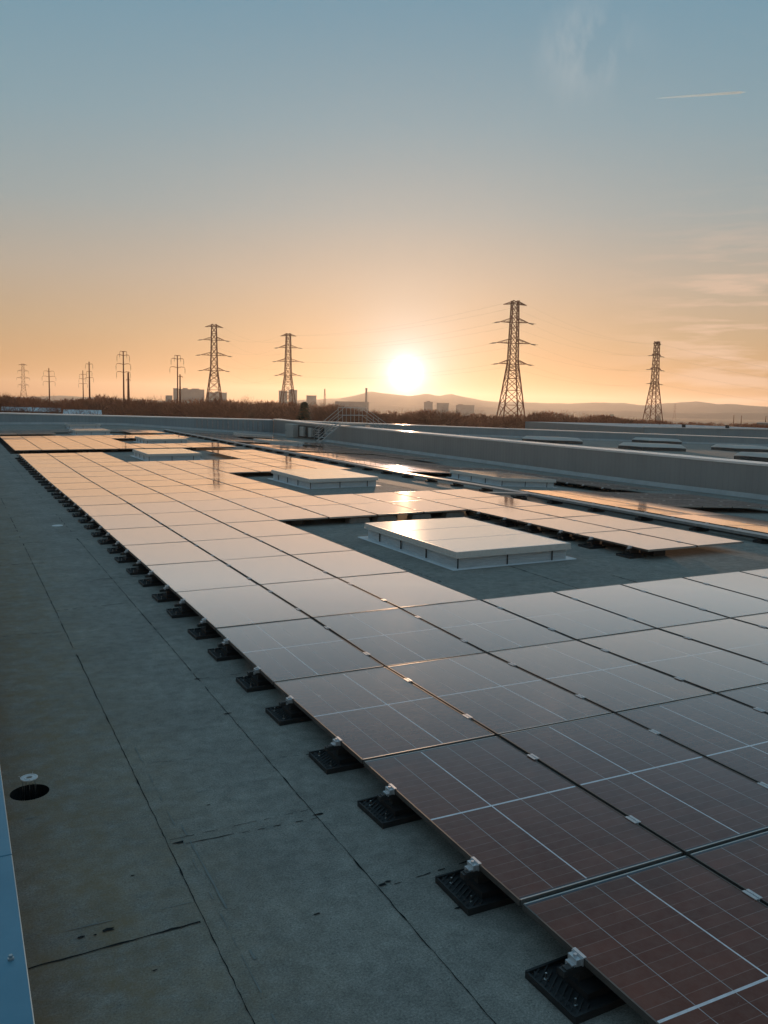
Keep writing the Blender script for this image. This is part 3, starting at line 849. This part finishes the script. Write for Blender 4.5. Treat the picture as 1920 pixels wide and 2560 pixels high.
b_ = MB(); b_.box(-.35, 1.55, -SWd/2, SWd/2, top-.10, top); b_.build('platform', M['stair'], e)
for (xa, xb, za) in ((-2.15, -.36, 0.0), (3.2, 1.56, zs2(24.5)-z0)):
    b_ = MB()
    for sy in (-SWd/2, SWd/2): b_.bar((xa, sy, za), (xb, sy, top-.02), .045)
    b_.build('stringer', M['stair'], e)
    for k in range(1, 6):
        t = k/6; x = xa+(xb-xa)*t; z = za+(top-za)*t
        b_ = MB(); b_.box(x-.12, x+.12, -SWd/2+.05, SWd/2-.05, z-.015, z+.015); b_.build('step', M['stair'], e)
for sy in (-SWd/2, SWd/2):
    b_ = MB(); h = 1.05
    for x in (-.3, .3, .9, 1.5): b_.bar((x, sy, top), (x, sy, top+h), .016, n=6)
    for hh in (h, h*.52): b_.bar((-.3, sy, top+hh), (1.5, sy, top+hh), .017, n=6)
    for (xa, xb, za) in ((-2.15, -.3, 0.0), (3.2, 1.5, zs2(24.5)-z0)):
        for hh in (.95, .50): b_.bar((xa, sy, za+hh), (xb, sy, top+hh), .017, n=6)
        for t in (.06, .5): b_.bar((xa+(xb-xa)*t, sy, za+(top-za)*t), (xa+(xb-xa)*t, sy, za+(top-za)*t+.95), .016, n=6)
    b_.build('handrail', M['stair'], e)
tag(e, 'aluminium crossover stairs with handrails climbing over the dividing wall', 'stairs')

# ================================================================== beyond the building (true frame)
g = MB()
R_ = 6950
g.quad((-R_, -R_, GZ), (R_, -R_, GZ), (R_, R_, GZ), (-R_, R_, GZ))
M['ground'] = varied('winter_fields', (.060, .050, .034), (.11, .095, .065), .006, .95)
tag(g.build('ground', M['ground'], roof=False), kind='structure')

# hills -------------------------------------------------------------
M['hill'] = varied('wooded_hills', (.05, .05, .04), (.09, .085, .06), .002, .95)


def hills(D, pts, depth, jit, seed):
    rg = random.Random(seed); xs_ = np.arange(pts[0][0], pts[-1][0]+1, 10.0)
    yy = np.interp(xs_, [p[0] for p in pts], [p[1] for p in pts])
    nx = len(xs_); ph = [rg.uniform(0, 6.28) for _ in range(5)]
    yy = yy+sum(jit/(k+1)*np.sin(xs_*(.013*(k+1)**1.6)+ph[k]) for k in range(5))
    mb = MB(); K = 9
    for i, x in enumerate(xs_):
        p = far(x, yy[i], D); hx = Vector((p.x-CW.x, p.y-CW.y)).normalized(); hh = p.z-GZ
        for k in range(K):
            t = k/(K-1); s_ = math.sin(t*math.pi)**1.2; dd = D+(t-.5)*depth
            z = GZ-1+(hh+1)*s_*(1+.12*math.sin(i*.35+k*1.7)*(1 if 0 < k < K-1 and k != K//2 else 0))
            mb.v.append((CW.x+hx.x*dd, CW.y+hx.y*dd, z))
    for i in range(nx-1):
        for k in range(K-1): mb.f.append((i*K+k, (i+1)*K+k, (i+1)*K+k+1, i*K+k+1)); mb.m.append(0)
    tag(mb.build('hills', M['hill'], roof=False, smooth=True), kind='structure')


hills(5200, [(-400, 1000), (0, 992), (150, 989), (300, 997), (620, 1012), (780, 1000), (850, 996), (922, 981), (975, 984), (1026, 989), (1064, 983), (1098, 991), (1130, 986), (1180, 996), (1236, 1006), (1303, 1006),
             (1420, 1009), (1511, 1005), (1560, 1007), (1600, 1013), (1640, 1012), (1690, 1007), (1739, 1005), (1790, 1010), (1860, 1013), (1920, 1017), (2300, 1022)], 1300, .9, 1)
hills(3600, [(-400, 1008), (600, 1022), (780, 1014), (900, 1010), (1000, 1013), (1120, 1010), (1250, 1020), (1400, 1028), (1560, 1026), (1700, 1031), (2300, 1036)], 900, .8, 2)

# bare trees --------------------------------------------------------
def tree_mesh(seed, H=12.0, spread=.42, n_twig=900):
    rg = random.Random(seed); tr = MB(); cr_ = MB()
    th = H*rg.uniform(.16, .26)
    tr.bar((0, 0, -.3), (rg.uniform(-.1, .1), 0, th), .018*H, .012*H, n=6)
    tips = []

    def grow(p, d, ln, r, lvl):
        q = p+d*ln
        if lvl <= 1: tr.bar(p, q, r, r*.6, n=4, cap=False)
        else: cr_.bar(p, q, r, r*.5, n=3, cap=False)
        if lvl >= 5: return
        nb = 3 if lvl < 2 else (4 if lvl == 2 else 4)
        for k in range(nb):
            a = rg.uniform(0, 6.28); sp_ = rg.uniform(.35, .85) if lvl else rg.uniform(.45, .95)
            nd = (d+Vector((math.cos(a)*sp_, math.sin(a)*sp_, rg.uniform(-.25, .22)))).normalized()
            grow(p+d*ln*rg.uniform(.45, 1.0), nd, ln*rg.uniform(.58, .80), r*.5, lvl+1)
    for k in range(4):
        a = k*1.57+rg.uniform(-.4, .4); s_ = spread*rg.uniform(.6, 1.5)
        grow(Vector((0, 0, th*rg.uniform(.8, 1))), Vector((math.cos(a)*s_, math.sin(a)*s_, 1)).normalized(), H*rg.uniform(.20, .30), .009*H, 0)
    grow(Vector((0, 0, th)), Vector((0, 0, 1)), H*.30, .010*H, 0)
    # scale to the wanted height
    mz = max(v[2] for v in cr_.v); k = H/mz
    tr.v = [(x*k, y*k, z*k) for x, y, z in tr.v]; cr_.v = [(x*k, y*k, z*k) for x, y, z in cr_.v]
    return tr.data('trunk', M['bark']), cr_.data('crown', M['twig'])


_m = Mat('bare_twigs', rough=.9)
_oi = _m.N.new('ShaderNodeObjectInfo')
_c = _m.ramp(_m.noise(.09, 5, .7), [(.32, (.10, .030, .014)), (.5, (.25, .078, .034)), (.68, (.42, .155, .070))])  # red-brown carries the sun's orange glow over the treeline
_m.set('Base Color', _m.mix(1.0, _c, _m.ramp(_oi.outputs['Random'], [(0, .45), (1, 1.5)]), 'MULTIPLY'))
M['twig'] = _m.m
TREES = [tree_mesh(s, 10.0, sp_) for s, sp_ in ((1, .45), (2, .7), (3, .35), (4, .9), (5, .55), (6, .6))]
SKY = [(-60, 976), (60, 985), (150, 990), (228, 986), (245, 977), (262, 976), (282, 984), (328, 989), (420, 992), (520, 991), (640, 995), (700, 999), (780, 1002), (840, 1006), (900, 1022), (1000, 1024), (1083, 1017), (1110, 1018), (1141, 1024),
       (1230, 1031), (1318, 1028), (1376, 1022), (1420, 1032), (1453, 1034), (1511, 1031), (1550, 1040), (1600, 1043), (1680, 1048), (1760, 1051), (1980, 1056)]
rt = random.Random(5)
spots = []
x = -70.0
while x < 1640:
    D = rt.uniform(150, 260); yt = np.interp(x, [p[0] for p in SKY], [p[1] for p in SKY])+rt.choice([rt.uniform(-6, 4), rt.uniform(2, 20), rt.uniform(-11, 2)])
    spots.append((x, yt, D)); x += rt.uniform(8, 17)
GT = 'bare winter trees along the skyline'
for k, (x, yt, D) in enumerate(spots):
    p = far(x, yt, D); Ht = p.z-GZ
    me = TREES[rt.randrange(6)]
    e = empty('bare_tree', (p.x, p.y, GZ), rt.uniform(0, 6.28), roof=False); s_ = Ht/10.0; e.scale = (s_*rt.uniform(.9, 1.4),)*2+(s_,)
    link('trunk', me[0], e); link('crown', me[1], e)
    kind = ('tall' if Ht > 12 else 'low') if abs(Ht-11) > 1 else 'round'
    tag(e, f'{kind} bare brown winter tree on the skyline behind the roof, {ordi(k+1)} from the left', 'tree', GT)
# conifer
p = far(761, 1004, 150); e = empty('conifer', (p.x, p.y, GZ), roof=False); Ht = p.z-GZ
t_ = MB(); t_.bar((0, 0, 0), (0, 0, Ht*.95), .22, .03, n=6); t_.build('trunk', M['bark'], e)
t_ = MB(); rg = random.Random(9)
for k in range(1500):
    h = rg.uniform(.12, 1); r_ = (1-h)**.75*3.1*rg.uniform(.3, 1.05)+.08; a = rg.uniform(0, 6.28)
    c = Vector((math.cos(a)*r_, math.sin(a)*r_, h*Ht-.12*r_)); o_ = Vector((math.cos(a)*.5, math.sin(a)*.5, -.18)); s_ = Vector((-math.sin(a), math.cos(a), .1))*.22
    t_.quad(c-s_, c+o_*.9-s_*.3, c+o_+s_*.3, c+s_)
t_.build('crown', M['needles'], e); tag(e, 'dark pointed conifer among the bare trees left of the stairs', 'tree')

# farther woodland reads as one mass
wd_ = MB(); rg = random.Random(21)
base = [MB() for _ in range(3)]
for bi, b_ in enumerate(base):
    r2_ = random.Random(50+bi)
    b_.bar((0, 0, 0), (0, 0, 4), .2, .12, n=3, cap=False)
    for k in range(260):
        a = r2_.uniform(0, 6.28); el2 = r2_.uniform(-.3, 1.5); rr_ = r2_.uniform(.3, 1)**.6
        c = Vector((math.cos(a)*math.cos(el2)*3.4*rr_, math.sin(a)*math.cos(el2)*3.4*rr_, 5.2+math.sin(el2)*4.4*rr_))
        d = (c-Vector((0, 0, 3))).normalized()+Vector((r2_.uniform(-.5, .5), r2_.uniform(-.5, .5), .2)); s_ = d.cross(Vector((r2_.uniform(-1, 1), r2_.uniform(-1, 1), .3))).normalized()*.09
        b_.poly([c-s_, c+s_, c+d*.8])
for k in range(700):
    x = rg.uniform(-150, 2050) if k < 420 else rg.uniform(1480, 2000); D = rg.choice([rg.uniform(230, 420), rg.uniform(400, 1100)]) if k < 420 else rg.uniform(320, 900)
    yt = np.interp(x, [p[0] for p in SKY], [p[1] for p in SKY])+rg.uniform(4, 16)
    p = far(x, yt, D); Ht = min(15, p.z-GZ)
    if Ht < 2.5: Ht = rg.uniform(3, 6)
    b_ = base[rg.randrange(3)]; s_ = Ht/10; ca, sa = math.cos(x), math.sin(x); i0 = len(wd_.v); ws = s_*rg.uniform(1.2, 2.2)
    wd_.v += [(p.x+(vx*ca-vy*sa)*ws, p.y+(vx*sa+vy*ca)*ws, GZ+vz*s_) for vx, vy, vz in b_.v]
    wd_.f += [tuple(i0+q for q in f_) for f_ in b_.f]; wd_.m += b_.m
tag(wd_.build('woodland', M['twig'], roof=False), 'brown leafless woodland stretching along the horizon', 'woodland', kind='stuff')
# dense undergrowth: low scrub filling the foot of the trees
sc_ = MB()
for k in range(3000):
    x = rg.uniform(-150, 1640); D = rg.uniform(120, 300); p = far(x, 1100, D); h = rg.uniform(2, 4.5) if x < 900 else rg.uniform(1.5, 3.5)
    for j in range(22):
        a = rg.uniform(0, 6.28); q = rg.uniform(0, 1)**.5; c = Vector((p.x+math.cos(a)*2.6*q, p.y+math.sin(a)*2.6*q, GZ+h*math.sqrt(1.02-q*q)*rg.uniform(.05, 1)))
        t2 = c+Vector((rg.uniform(-.7, .7), rg.uniform(-.7, .7), rg.uniform(-.1, .75))); s_ = Vector((math.sin(a), -math.cos(a), rg.uniform(-.3, .3)))*.10
        sc_.poly([c-s_, c+s_, t2])
tag(sc_.build('scrub', M['twig'], roof=False), 'tangled brown scrub below the bare trees', 'scrub', kind='stuff')

# pylons ------------------------------------------------------------
def pylon_parts():
    """double-circuit lattice tower, 49 m, arms along X"""
    W = lambda z: 5.0-(5.0-1.55)*(z/27.3) if z < 27.3 else 1.55-(1.55-1.05)*((z-27.3)/21.2)
    b_ = MB(); lv = [0, 7.5, 13.5, 18.5, 22.5, 25.2, 27.3, 30.7, 34.2, 37.6, 41.1, 44.1, 47.2, 48.3]
    C4 = ((-1, -1), (1, -1), (1, 1), (-1, 1))
    P = lambda c, z: Vector((c[0]*W(z), c[1]*W(z)*.9, z))
    for a, z in enumerate(lv[:-1]):
        z2 = lv[a+1]
        for k in range(4):
            c, d = C4[k], C4[(k+1) % 4]
            b_.bar(P(c, z), P(c, z2), .24 if z < 27 else .18)
            b_.bar(P(c, z), P(d, z2), .125); b_.bar(P(d, z), P(c, z2), .125)
            if z > 6: b_.bar(P(c, z), P(d, z), .10)
    arms = []
    for z, hl in ((27.3, 5.0), (34.2, 6.0), (41.1, 5.0), (47.2, 4.1)):
        a_ = MB()
        for s_ in (-1, 1):
            tip = Vector((s_*hl, 0, z+(.1 if z < 45 else -.3)))
            up_ = z+1.5 if z < 45 else z+1.1
            for sy in (-1, 1):
                lo, hi = Vector((s_*W(z), sy*W(z)*.9, z)), Vector((s_*W(up_)*(.9 if z < 45 else .4), sy*W(up_)*.8, up_))
                a_.bar(lo, tip, .13); a_.bar(hi, tip, .12)
                for t in (.33, .66): a_.bar(lo.lerp(tip, t), hi.lerp(tip, t), .05); a_.bar(lo.lerp(tip, t), hi.lerp(tip, t-.3), .05)
            a_.bar(Vector((s_*W(z), -W(z)*.9, z)), Vector((s_*W(z), W(z)*.9, z)), .07)
        arms.append((z, hl, a_))
    return b_, arms


PB, PA = pylon_parts()
PBM = PB.data('lattice_body', M['pylon']); PAM = [a[2].data('crossarm', M['pylon']) for a in PA]
INS = MB(); INS.bar((0, 0, 0), (0, 0, -.3), .04)
for k in range(9): INS.cyl((0, 0), .17, -.4-k*.2, -.3-k*.2, 8)
INS.bar((0, 0, -2.2), (0, 0, -2.6), .06); INSM = INS.data('insulator', M['porcelain'])


def pylon(x, ytop, D, yaw, label, tens=True, H=49.0, narrow=1.0):
    p = far(x, ytop, D); e = empty('electricity_pylon', (p.x, p.y, GZ), yaw, roof=False)
    s_ = (p.z-GZ)/48.4; e.scale = (s_*narrow, s_*narrow, s_)
    link('lattice_body', PBM, e)
    tips = []
    for (z, hl, _), am in zip(PA, PAM):
        link('crossarm', am, e)
        for sg in (-1, 1):
            if z < 45:
                for dy in ((-1, 1) if tens else (0,)):
                    i_ = link('insulator', INSM, e, (sg*hl, 0, z))
                    if tens: i_.rotation_euler = Vector((-sg*.9, dy*.42, .12)).to_track_quat('Z', 'Y').to_euler()
            tips.append(Vector((p.x, p.y, GZ))+Matrix.Rotation(yaw, 3, 'Z') @ Vector((sg*hl*s_*narrow, 0, (z-(0 if tens else 2.6))*s_)))
    tag(e, label, 'pylon', 'lattice electricity pylons'); return tips


az = lambda x: math.atan2(-(ray(x, 1020).x), ray(x, 1020).y)       # yaw that turns the arms square to the view
T1 = pylon(535, 810, 410, az(535)+.15, 'tall lattice pylon on the left above the distant flats')
T3 = pylon(721, 833, 455, az(721)-.25, 'lattice pylon left of the sun above the square building')
T4 = pylon(1288, 751, 305, az(1288)+.35, 'tallest nearest lattice pylon, right of the sun', True)
T5 = pylon(1643, 853, 445, az(1643)+1.12, 'lattice pylon on the right seen nearly end on')
T0 = pylon(57, 909, 900, az(57), 'tiny distant lattice pylon at the left picture edge', False)
TF = pylon(1688, 1010, 1900, az(1688), 'very faint distant pylon right of the end-on pylon', False)


def wires(A, B, label, sag=7.0, idx=range(8)):
    for k in idx:
        a, b = A[k], B[k]; mb = MB(); pts = []
        for i in range(17):
            t = i/16; q = a.lerp(b, t); q.z -= sag*4*t*(1-t); pts.append(q)
        for u_, v_ in zip(pts, pts[1:]): mb.bar(u_, v_, .013, n=3, cap=False)
        lv = ('lower', 'middle', 'upper', 'earth')[k//2]; sd = ('left', 'right')[k % 2]
        tag(mb.build('power_line', M['wire'], roof=False), f'thin {lv} {sd}-hand power line {label}', 'power line', 'power lines between the pylons')


offL = [t+Vector((ray(-900, 1000).x, ray(-900, 1000).y, 0)).normalized()*350 for t in T1]
wires(T1, T3, 'from the left pylon to the next pylon', 5)
wires(T3, T4, 'crossing in front of the sun', 3)
wires(T4, T5, 'running right from the tallest pylon', 3.5)
offR = [t+(ray(2600, 1000)-ray(1643, 1000)*.4).normalized()*Vector((1, 1, 0))*500+Vector((0, 0, -3)) for t in T5]
wires(T5, offR, 'leaving the picture on the right', 6)


def monopole(x, ytop, D, levels, label, arm=3.2, thick=.35, ins=True):
    p = far(x, ytop, D); Hh = p.z-GZ; e = empty('power_pole', (p.x, p.y, GZ), az(x)+.1, roof=False)
    b_ = MB(); b_.bar((0, 0, 0), (0, 0, Hh), thick*1.25, thick*.55, n=8); b_.build('pole', M['pylon'], e)
    for ya, aw in levels:
        z = far(x, ya, D).z-GZ; a_ = MB()
        for sg in (-1, 1):
            pts = [Vector((0, 0, z)), Vector((sg*aw*arm*.5, 0, z+.12*arm)), Vector((sg*aw*arm*.85, 0, z+.10*arm)), Vector((sg*aw*arm, 0, z-.08*arm))]
            for q, w_ in zip(range(3), (.11, .09, .07)): a_.bar(pts[q], pts[q+1], w_, n=5)
        am = a_.build('crossarm', M['pylon'], e)
        if ins:
            for sg in (-1, 1):
                i_ = link('insulator', INSM, e, (sg*aw*arm, 0, z-.08*arm)); i_.scale = (.8, .8, .8)
    tag(e, label, 'power pole', 'tubular power poles')


monopole(122, 920, 520, [(929, .9), (942, 1.15), (955, 1.0)], 'slim tubular power pole, second mast from the left', 3.1, .42)
monopole(207, 926, 520, [(937, .7), (948, .8), (960, .9)], 'shorter tubular pole just left of a taller twin', 2.7, .36)
monopole(222.6, 904, 430, [(911, .8), (930, .6), (945, .9)], 'taller tubular pole just right of its shorter twin', 2.0, .42)
monopole(308, 878, 330, [(880, .5), (889, .9), (911, 1.05), (931, 1.0)], 'power pole with curved double arms left of the thick short pole', 2.4, .34)
monopole(320.5, 931, 330, [(951, .25)], 'short thick pole standing right beside the curved arm pole', 3.0, .55, False)
monopole(443.5, 888, 340, [(890, .5), (898, 1.0), (919, 1.2)], 'power pole with drooping arms left of the distant flats', 2.3, .30)
monopole(450, 936, 345, [(943, .35)], 'dark plain pole in front of the distant flats', 3.0, .42, False)
for x, yt, yb, lab in ((1835, 1038, 1060, 'left one of two thin masts at the far right'), (1854, 1039, 1060, 'right one of two thin masts at the far right'), (1915, 1040, 1062, 'thin mast at the right picture edge')):
    monopole(x, yt, 800, [], lab, 1, .45, False)


# distant buildings --------------------------------------------------
def bldg(x0, x1, yt, D, label, steps=(), storeys=6, dep=30, name='apartment_block', cat='building'):
    a = far(x0, yt, D); b = far(x1, yt, D); wv = Vector((b.x-a.x, b.y-a.y, 0)); Wd = wv.length; e = empty(name, (a.x, a.y, GZ), math.atan2(wv.y, wv.x), roof=False)
    Hh = a.z-GZ; b_ = MB(); b_.box(0, Wd, 0, dep, 0, Hh); b_.build('wall', M['bldg'], e)
    b_ = MB()
    for f0, f1, hh in steps: b_.box(Wd*f0, Wd*f1, dep*.2, dep*.8, Hh, Hh+hh)
    b_.box(-.4, Wd+.4, -.4, dep+.4, Hh+.002, Hh+.5)
    b_.build('roof', M['bldg'], e)
    fh = Hh/storeys
    tag(e, label, cat, 'distant buildings on the horizon')


bldg(433, 446, 971, 1500, 'slim left wing of the long distant flats', (), 10, 16)
bldg(446.5, 511, 973, 1520, 'long distant block of flats between pole and left pylon', ((.15, .35, 2.5), (.5, .8, 2)), 10)
bldg(517, 567, 981, 1550, 'lower distant block behind the left pylon', ((.4, .6, 2),), 8)
bldg(414, 431, 989, 1500, 'small low distant block left of the long flats', (), 4)
bldg(697, 719, 977, 1450, 'left half of the square distant building behind the second pylon', (), 9)
bldg(721, 743, 975, 1460, 'right half of the square distant building behind the second pylon', ((.2, .6, 1.5),), 9)
bldg(766, 791, 989, 1450, 'small distant block right of the square building', (), 6)
bldg(838, 922, 1004, 1300, 'long low hall at the foot of the chimney', (), 2, 40, 'industrial_hall')
bldg(1060, 1082, 1005, 1500, 'small distant block under the hills right of the sun', ((.3, .7, 2),), 7)
bldg(1092, 1122, 1008, 1450, 'second distant block under the hills right of the sun', (), 6)
bldg(1140, 1186, 1013, 1600, 'long distant block left of the tallest pylon', ((.1, .4, 2),), 6)
bldg(1640, 1652, 1030+10, 1500, 'tiny distant tower block beside the end-on pylon', (), 5, 14)
bldg(1524, 1534, 1036, 1500, 'tiny distant block at the end of the bare trees', (), 5, 14)
bldg(1893, 1990, 1059, 500, 'flat grey hall at the right picture edge', (), 2, 40, 'industrial_hall')
# chimney
p = far(916, 971, 1200); e = empty('chimney', (p.x, p.y, GZ), roof=False); b_ = MB(); b_.bar((0, 0, 0), (0, 0, p.z-GZ), 1.9, 1.3, n=14); b_.build('stack', M['bldg'], e)
b_ = MB(); b_.cyl((0, 0), 1.6, p.z-GZ-1, p.z-GZ+.3, 14); b_.build('rim', M['bwin'], e); tag(e, 'tall slim factory chimney left of the sun', 'chimney')
p = far(812, 972, 1400); e = empty('mast', (p.x, p.y, GZ), roof=False); b_ = MB(); Hh = p.z-GZ
for s_ in ((-1, -1), (1, -1), (1, 1), (-1, 1)): b_.bar((s_[0]*1.6, s_[1]*1.6, 0), (s_[0]*.5, s_[1]*.5, Hh), .3)
b_.build('lattice_body', M['pylon'], e); tag(e, 'thin distant mast between the chimney and the square building', 'mast')
# grey hall beyond the second roof
a = far(1612, 1069, 118); b = far(2100, 1080, 135); e = empty('industrial_hall', (a.x, a.y, GZ), math.atan2(b.y-a.y, b.x-a.x), roof=False)
Lh = math.hypot(b.x-a.x, b.y-a.y); b_ = MB(); b_.box(0, Lh, 0, 40, 0, a.z-GZ); b_.build('wall', M['cladx'], e)
b_ = MB(); b_.box(-.1, Lh, -.1, .5, a.z-GZ+.002, a.z-GZ+.12); b_.build('roof_edge', M['coping'], e)
b_ = MB()
for q in (Lh*.2, Lh*.42): b_.box(q, q+.35, .6, .95, a.z-GZ, a.z-GZ+.5)
b_.build('vent', M['dark'], e)
tag(e, 'grey flat roofed hall beyond the second roof on the right', 'building')
# low pale sheds among the trees on the left
for k, (x0, x1, yt, D) in enumerate(((5, 78, 1017, 190), (84, 150, 1019, 200), (160, 252, 1024, 180))):
    a = far(x0, yt, D); b = far(x1, yt, D); wv = Vector((b.x-a.x, b.y-a.y, 0)); e = empty('shed', (a.x, a.y, GZ), math.atan2(wv.y, wv.x), roof=False); Hh = a.z-GZ; Wd = wv.length
    b_ = MB(); b_.box(0, Wd, 0, 8, 0, Hh-.8); b_.build('wall', M['bldg'], e)
    b_ = MB(); i0 = len(b_.v); b_.v += [(-.2, -.3, Hh-.8), (Wd+.2, -.3, Hh-.8), (Wd+.2, 8.3, Hh-.8), (-.2, 8.3, Hh-.8), (-.2, 4, Hh), (Wd+.2, 4, Hh)]
    b_.f += [(0, 1, 5, 4), (2, 3, 4, 5), (1, 2, 5), (3, 0, 4), (3, 2, 1, 0)]; b_.m += [0]*5; b_.build('roof', M['white'] if k < 3 else M['bldg'], e)
    tag(e, ('low pale roofed shed at the left picture edge', 'second low pale shed from the left below the trees', 'third low pale shed, left of the poles', 'low shed left of the conifer', 'low shed right of the conifer')[k], 'shed', 'pale sheds among the trees')

# contrail -----------------------------------------------------------
a = far(1640, 246, 26000); b = far(1865, 230, 26000); mb = MB(); n = 14
mt = Mat('ice_cloud', (.42, .85, 1.0), .9); mt.b.inputs['Alpha'].default_value = .8; mt.b.inputs['Subsurface Weight'].default_value = 0
for k in range(n):
    t0, t1 = k/n, (k+1)/n; rr0, rr1 = 9+26*t0**.6, 9+26*t1**.6
    mb.bar(a.lerp(b, t0), a.lerp(b, t1+(.0 if k < n-1 else 0)), rr0 if k else 3, rr1 if k < n-1 else 8, n=8, cap=True)
mt.N.remove(mt.b); cv = mt.N.new('ShaderNodeVolumePrincipled'); cv.inputs['Color'].default_value = (.62, .86, 1, 1); cv.inputs['Density'].default_value = .02; cv.inputs['Anisotropy'].default_value = .45  # blue tint offsets the orange sun, standing in for whiter light up high
mt.L.new(cv.outputs[0], mt.N['Material Output'].inputs['Volume'])
tag(mb.build('contrail', mt.m, roof=False, smooth=True), 'short white aircraft contrail high in the sky at the upper right', 'contrail')

# ------------------------------------------------------------------ haze
HD = 7000; zt = CW.z+150
hz_ = MB(); hz_.box(CW.x-HD, CW.x+HD, CW.y-HD, CW.y+HD, GZ-1.5, zt)
# the ground sheet is far larger than the haze
hm = bpy.data.materials.new('haze'); hm.use_nodes = True; hn = hm.node_tree.nodes; hl_ = hm.node_tree.links
for n_ in list(hn): hn.remove(n_)
pv = hn.new('ShaderNodeVolumePrincipled'); pv.inputs['Color'].default_value = (.95, .93, .9, 1); pv.inputs['Density'].default_value = .00009; pv.inputs['Anisotropy'].default_value = .62
ho = hn.new('ShaderNodeOutputMaterial'); hl_.new(pv.outputs[0], ho.inputs['Volume'])
hz = hz_.build('haze', hm, roof=False); hz['kind'] = 'stuff'

# ------------------------------------------------------------------ turn everything on the roof by the roof's fall
bpy.context.view_layer.update()
for o in ROOFED:
    o.matrix_world = MR @ o.matrix_basis
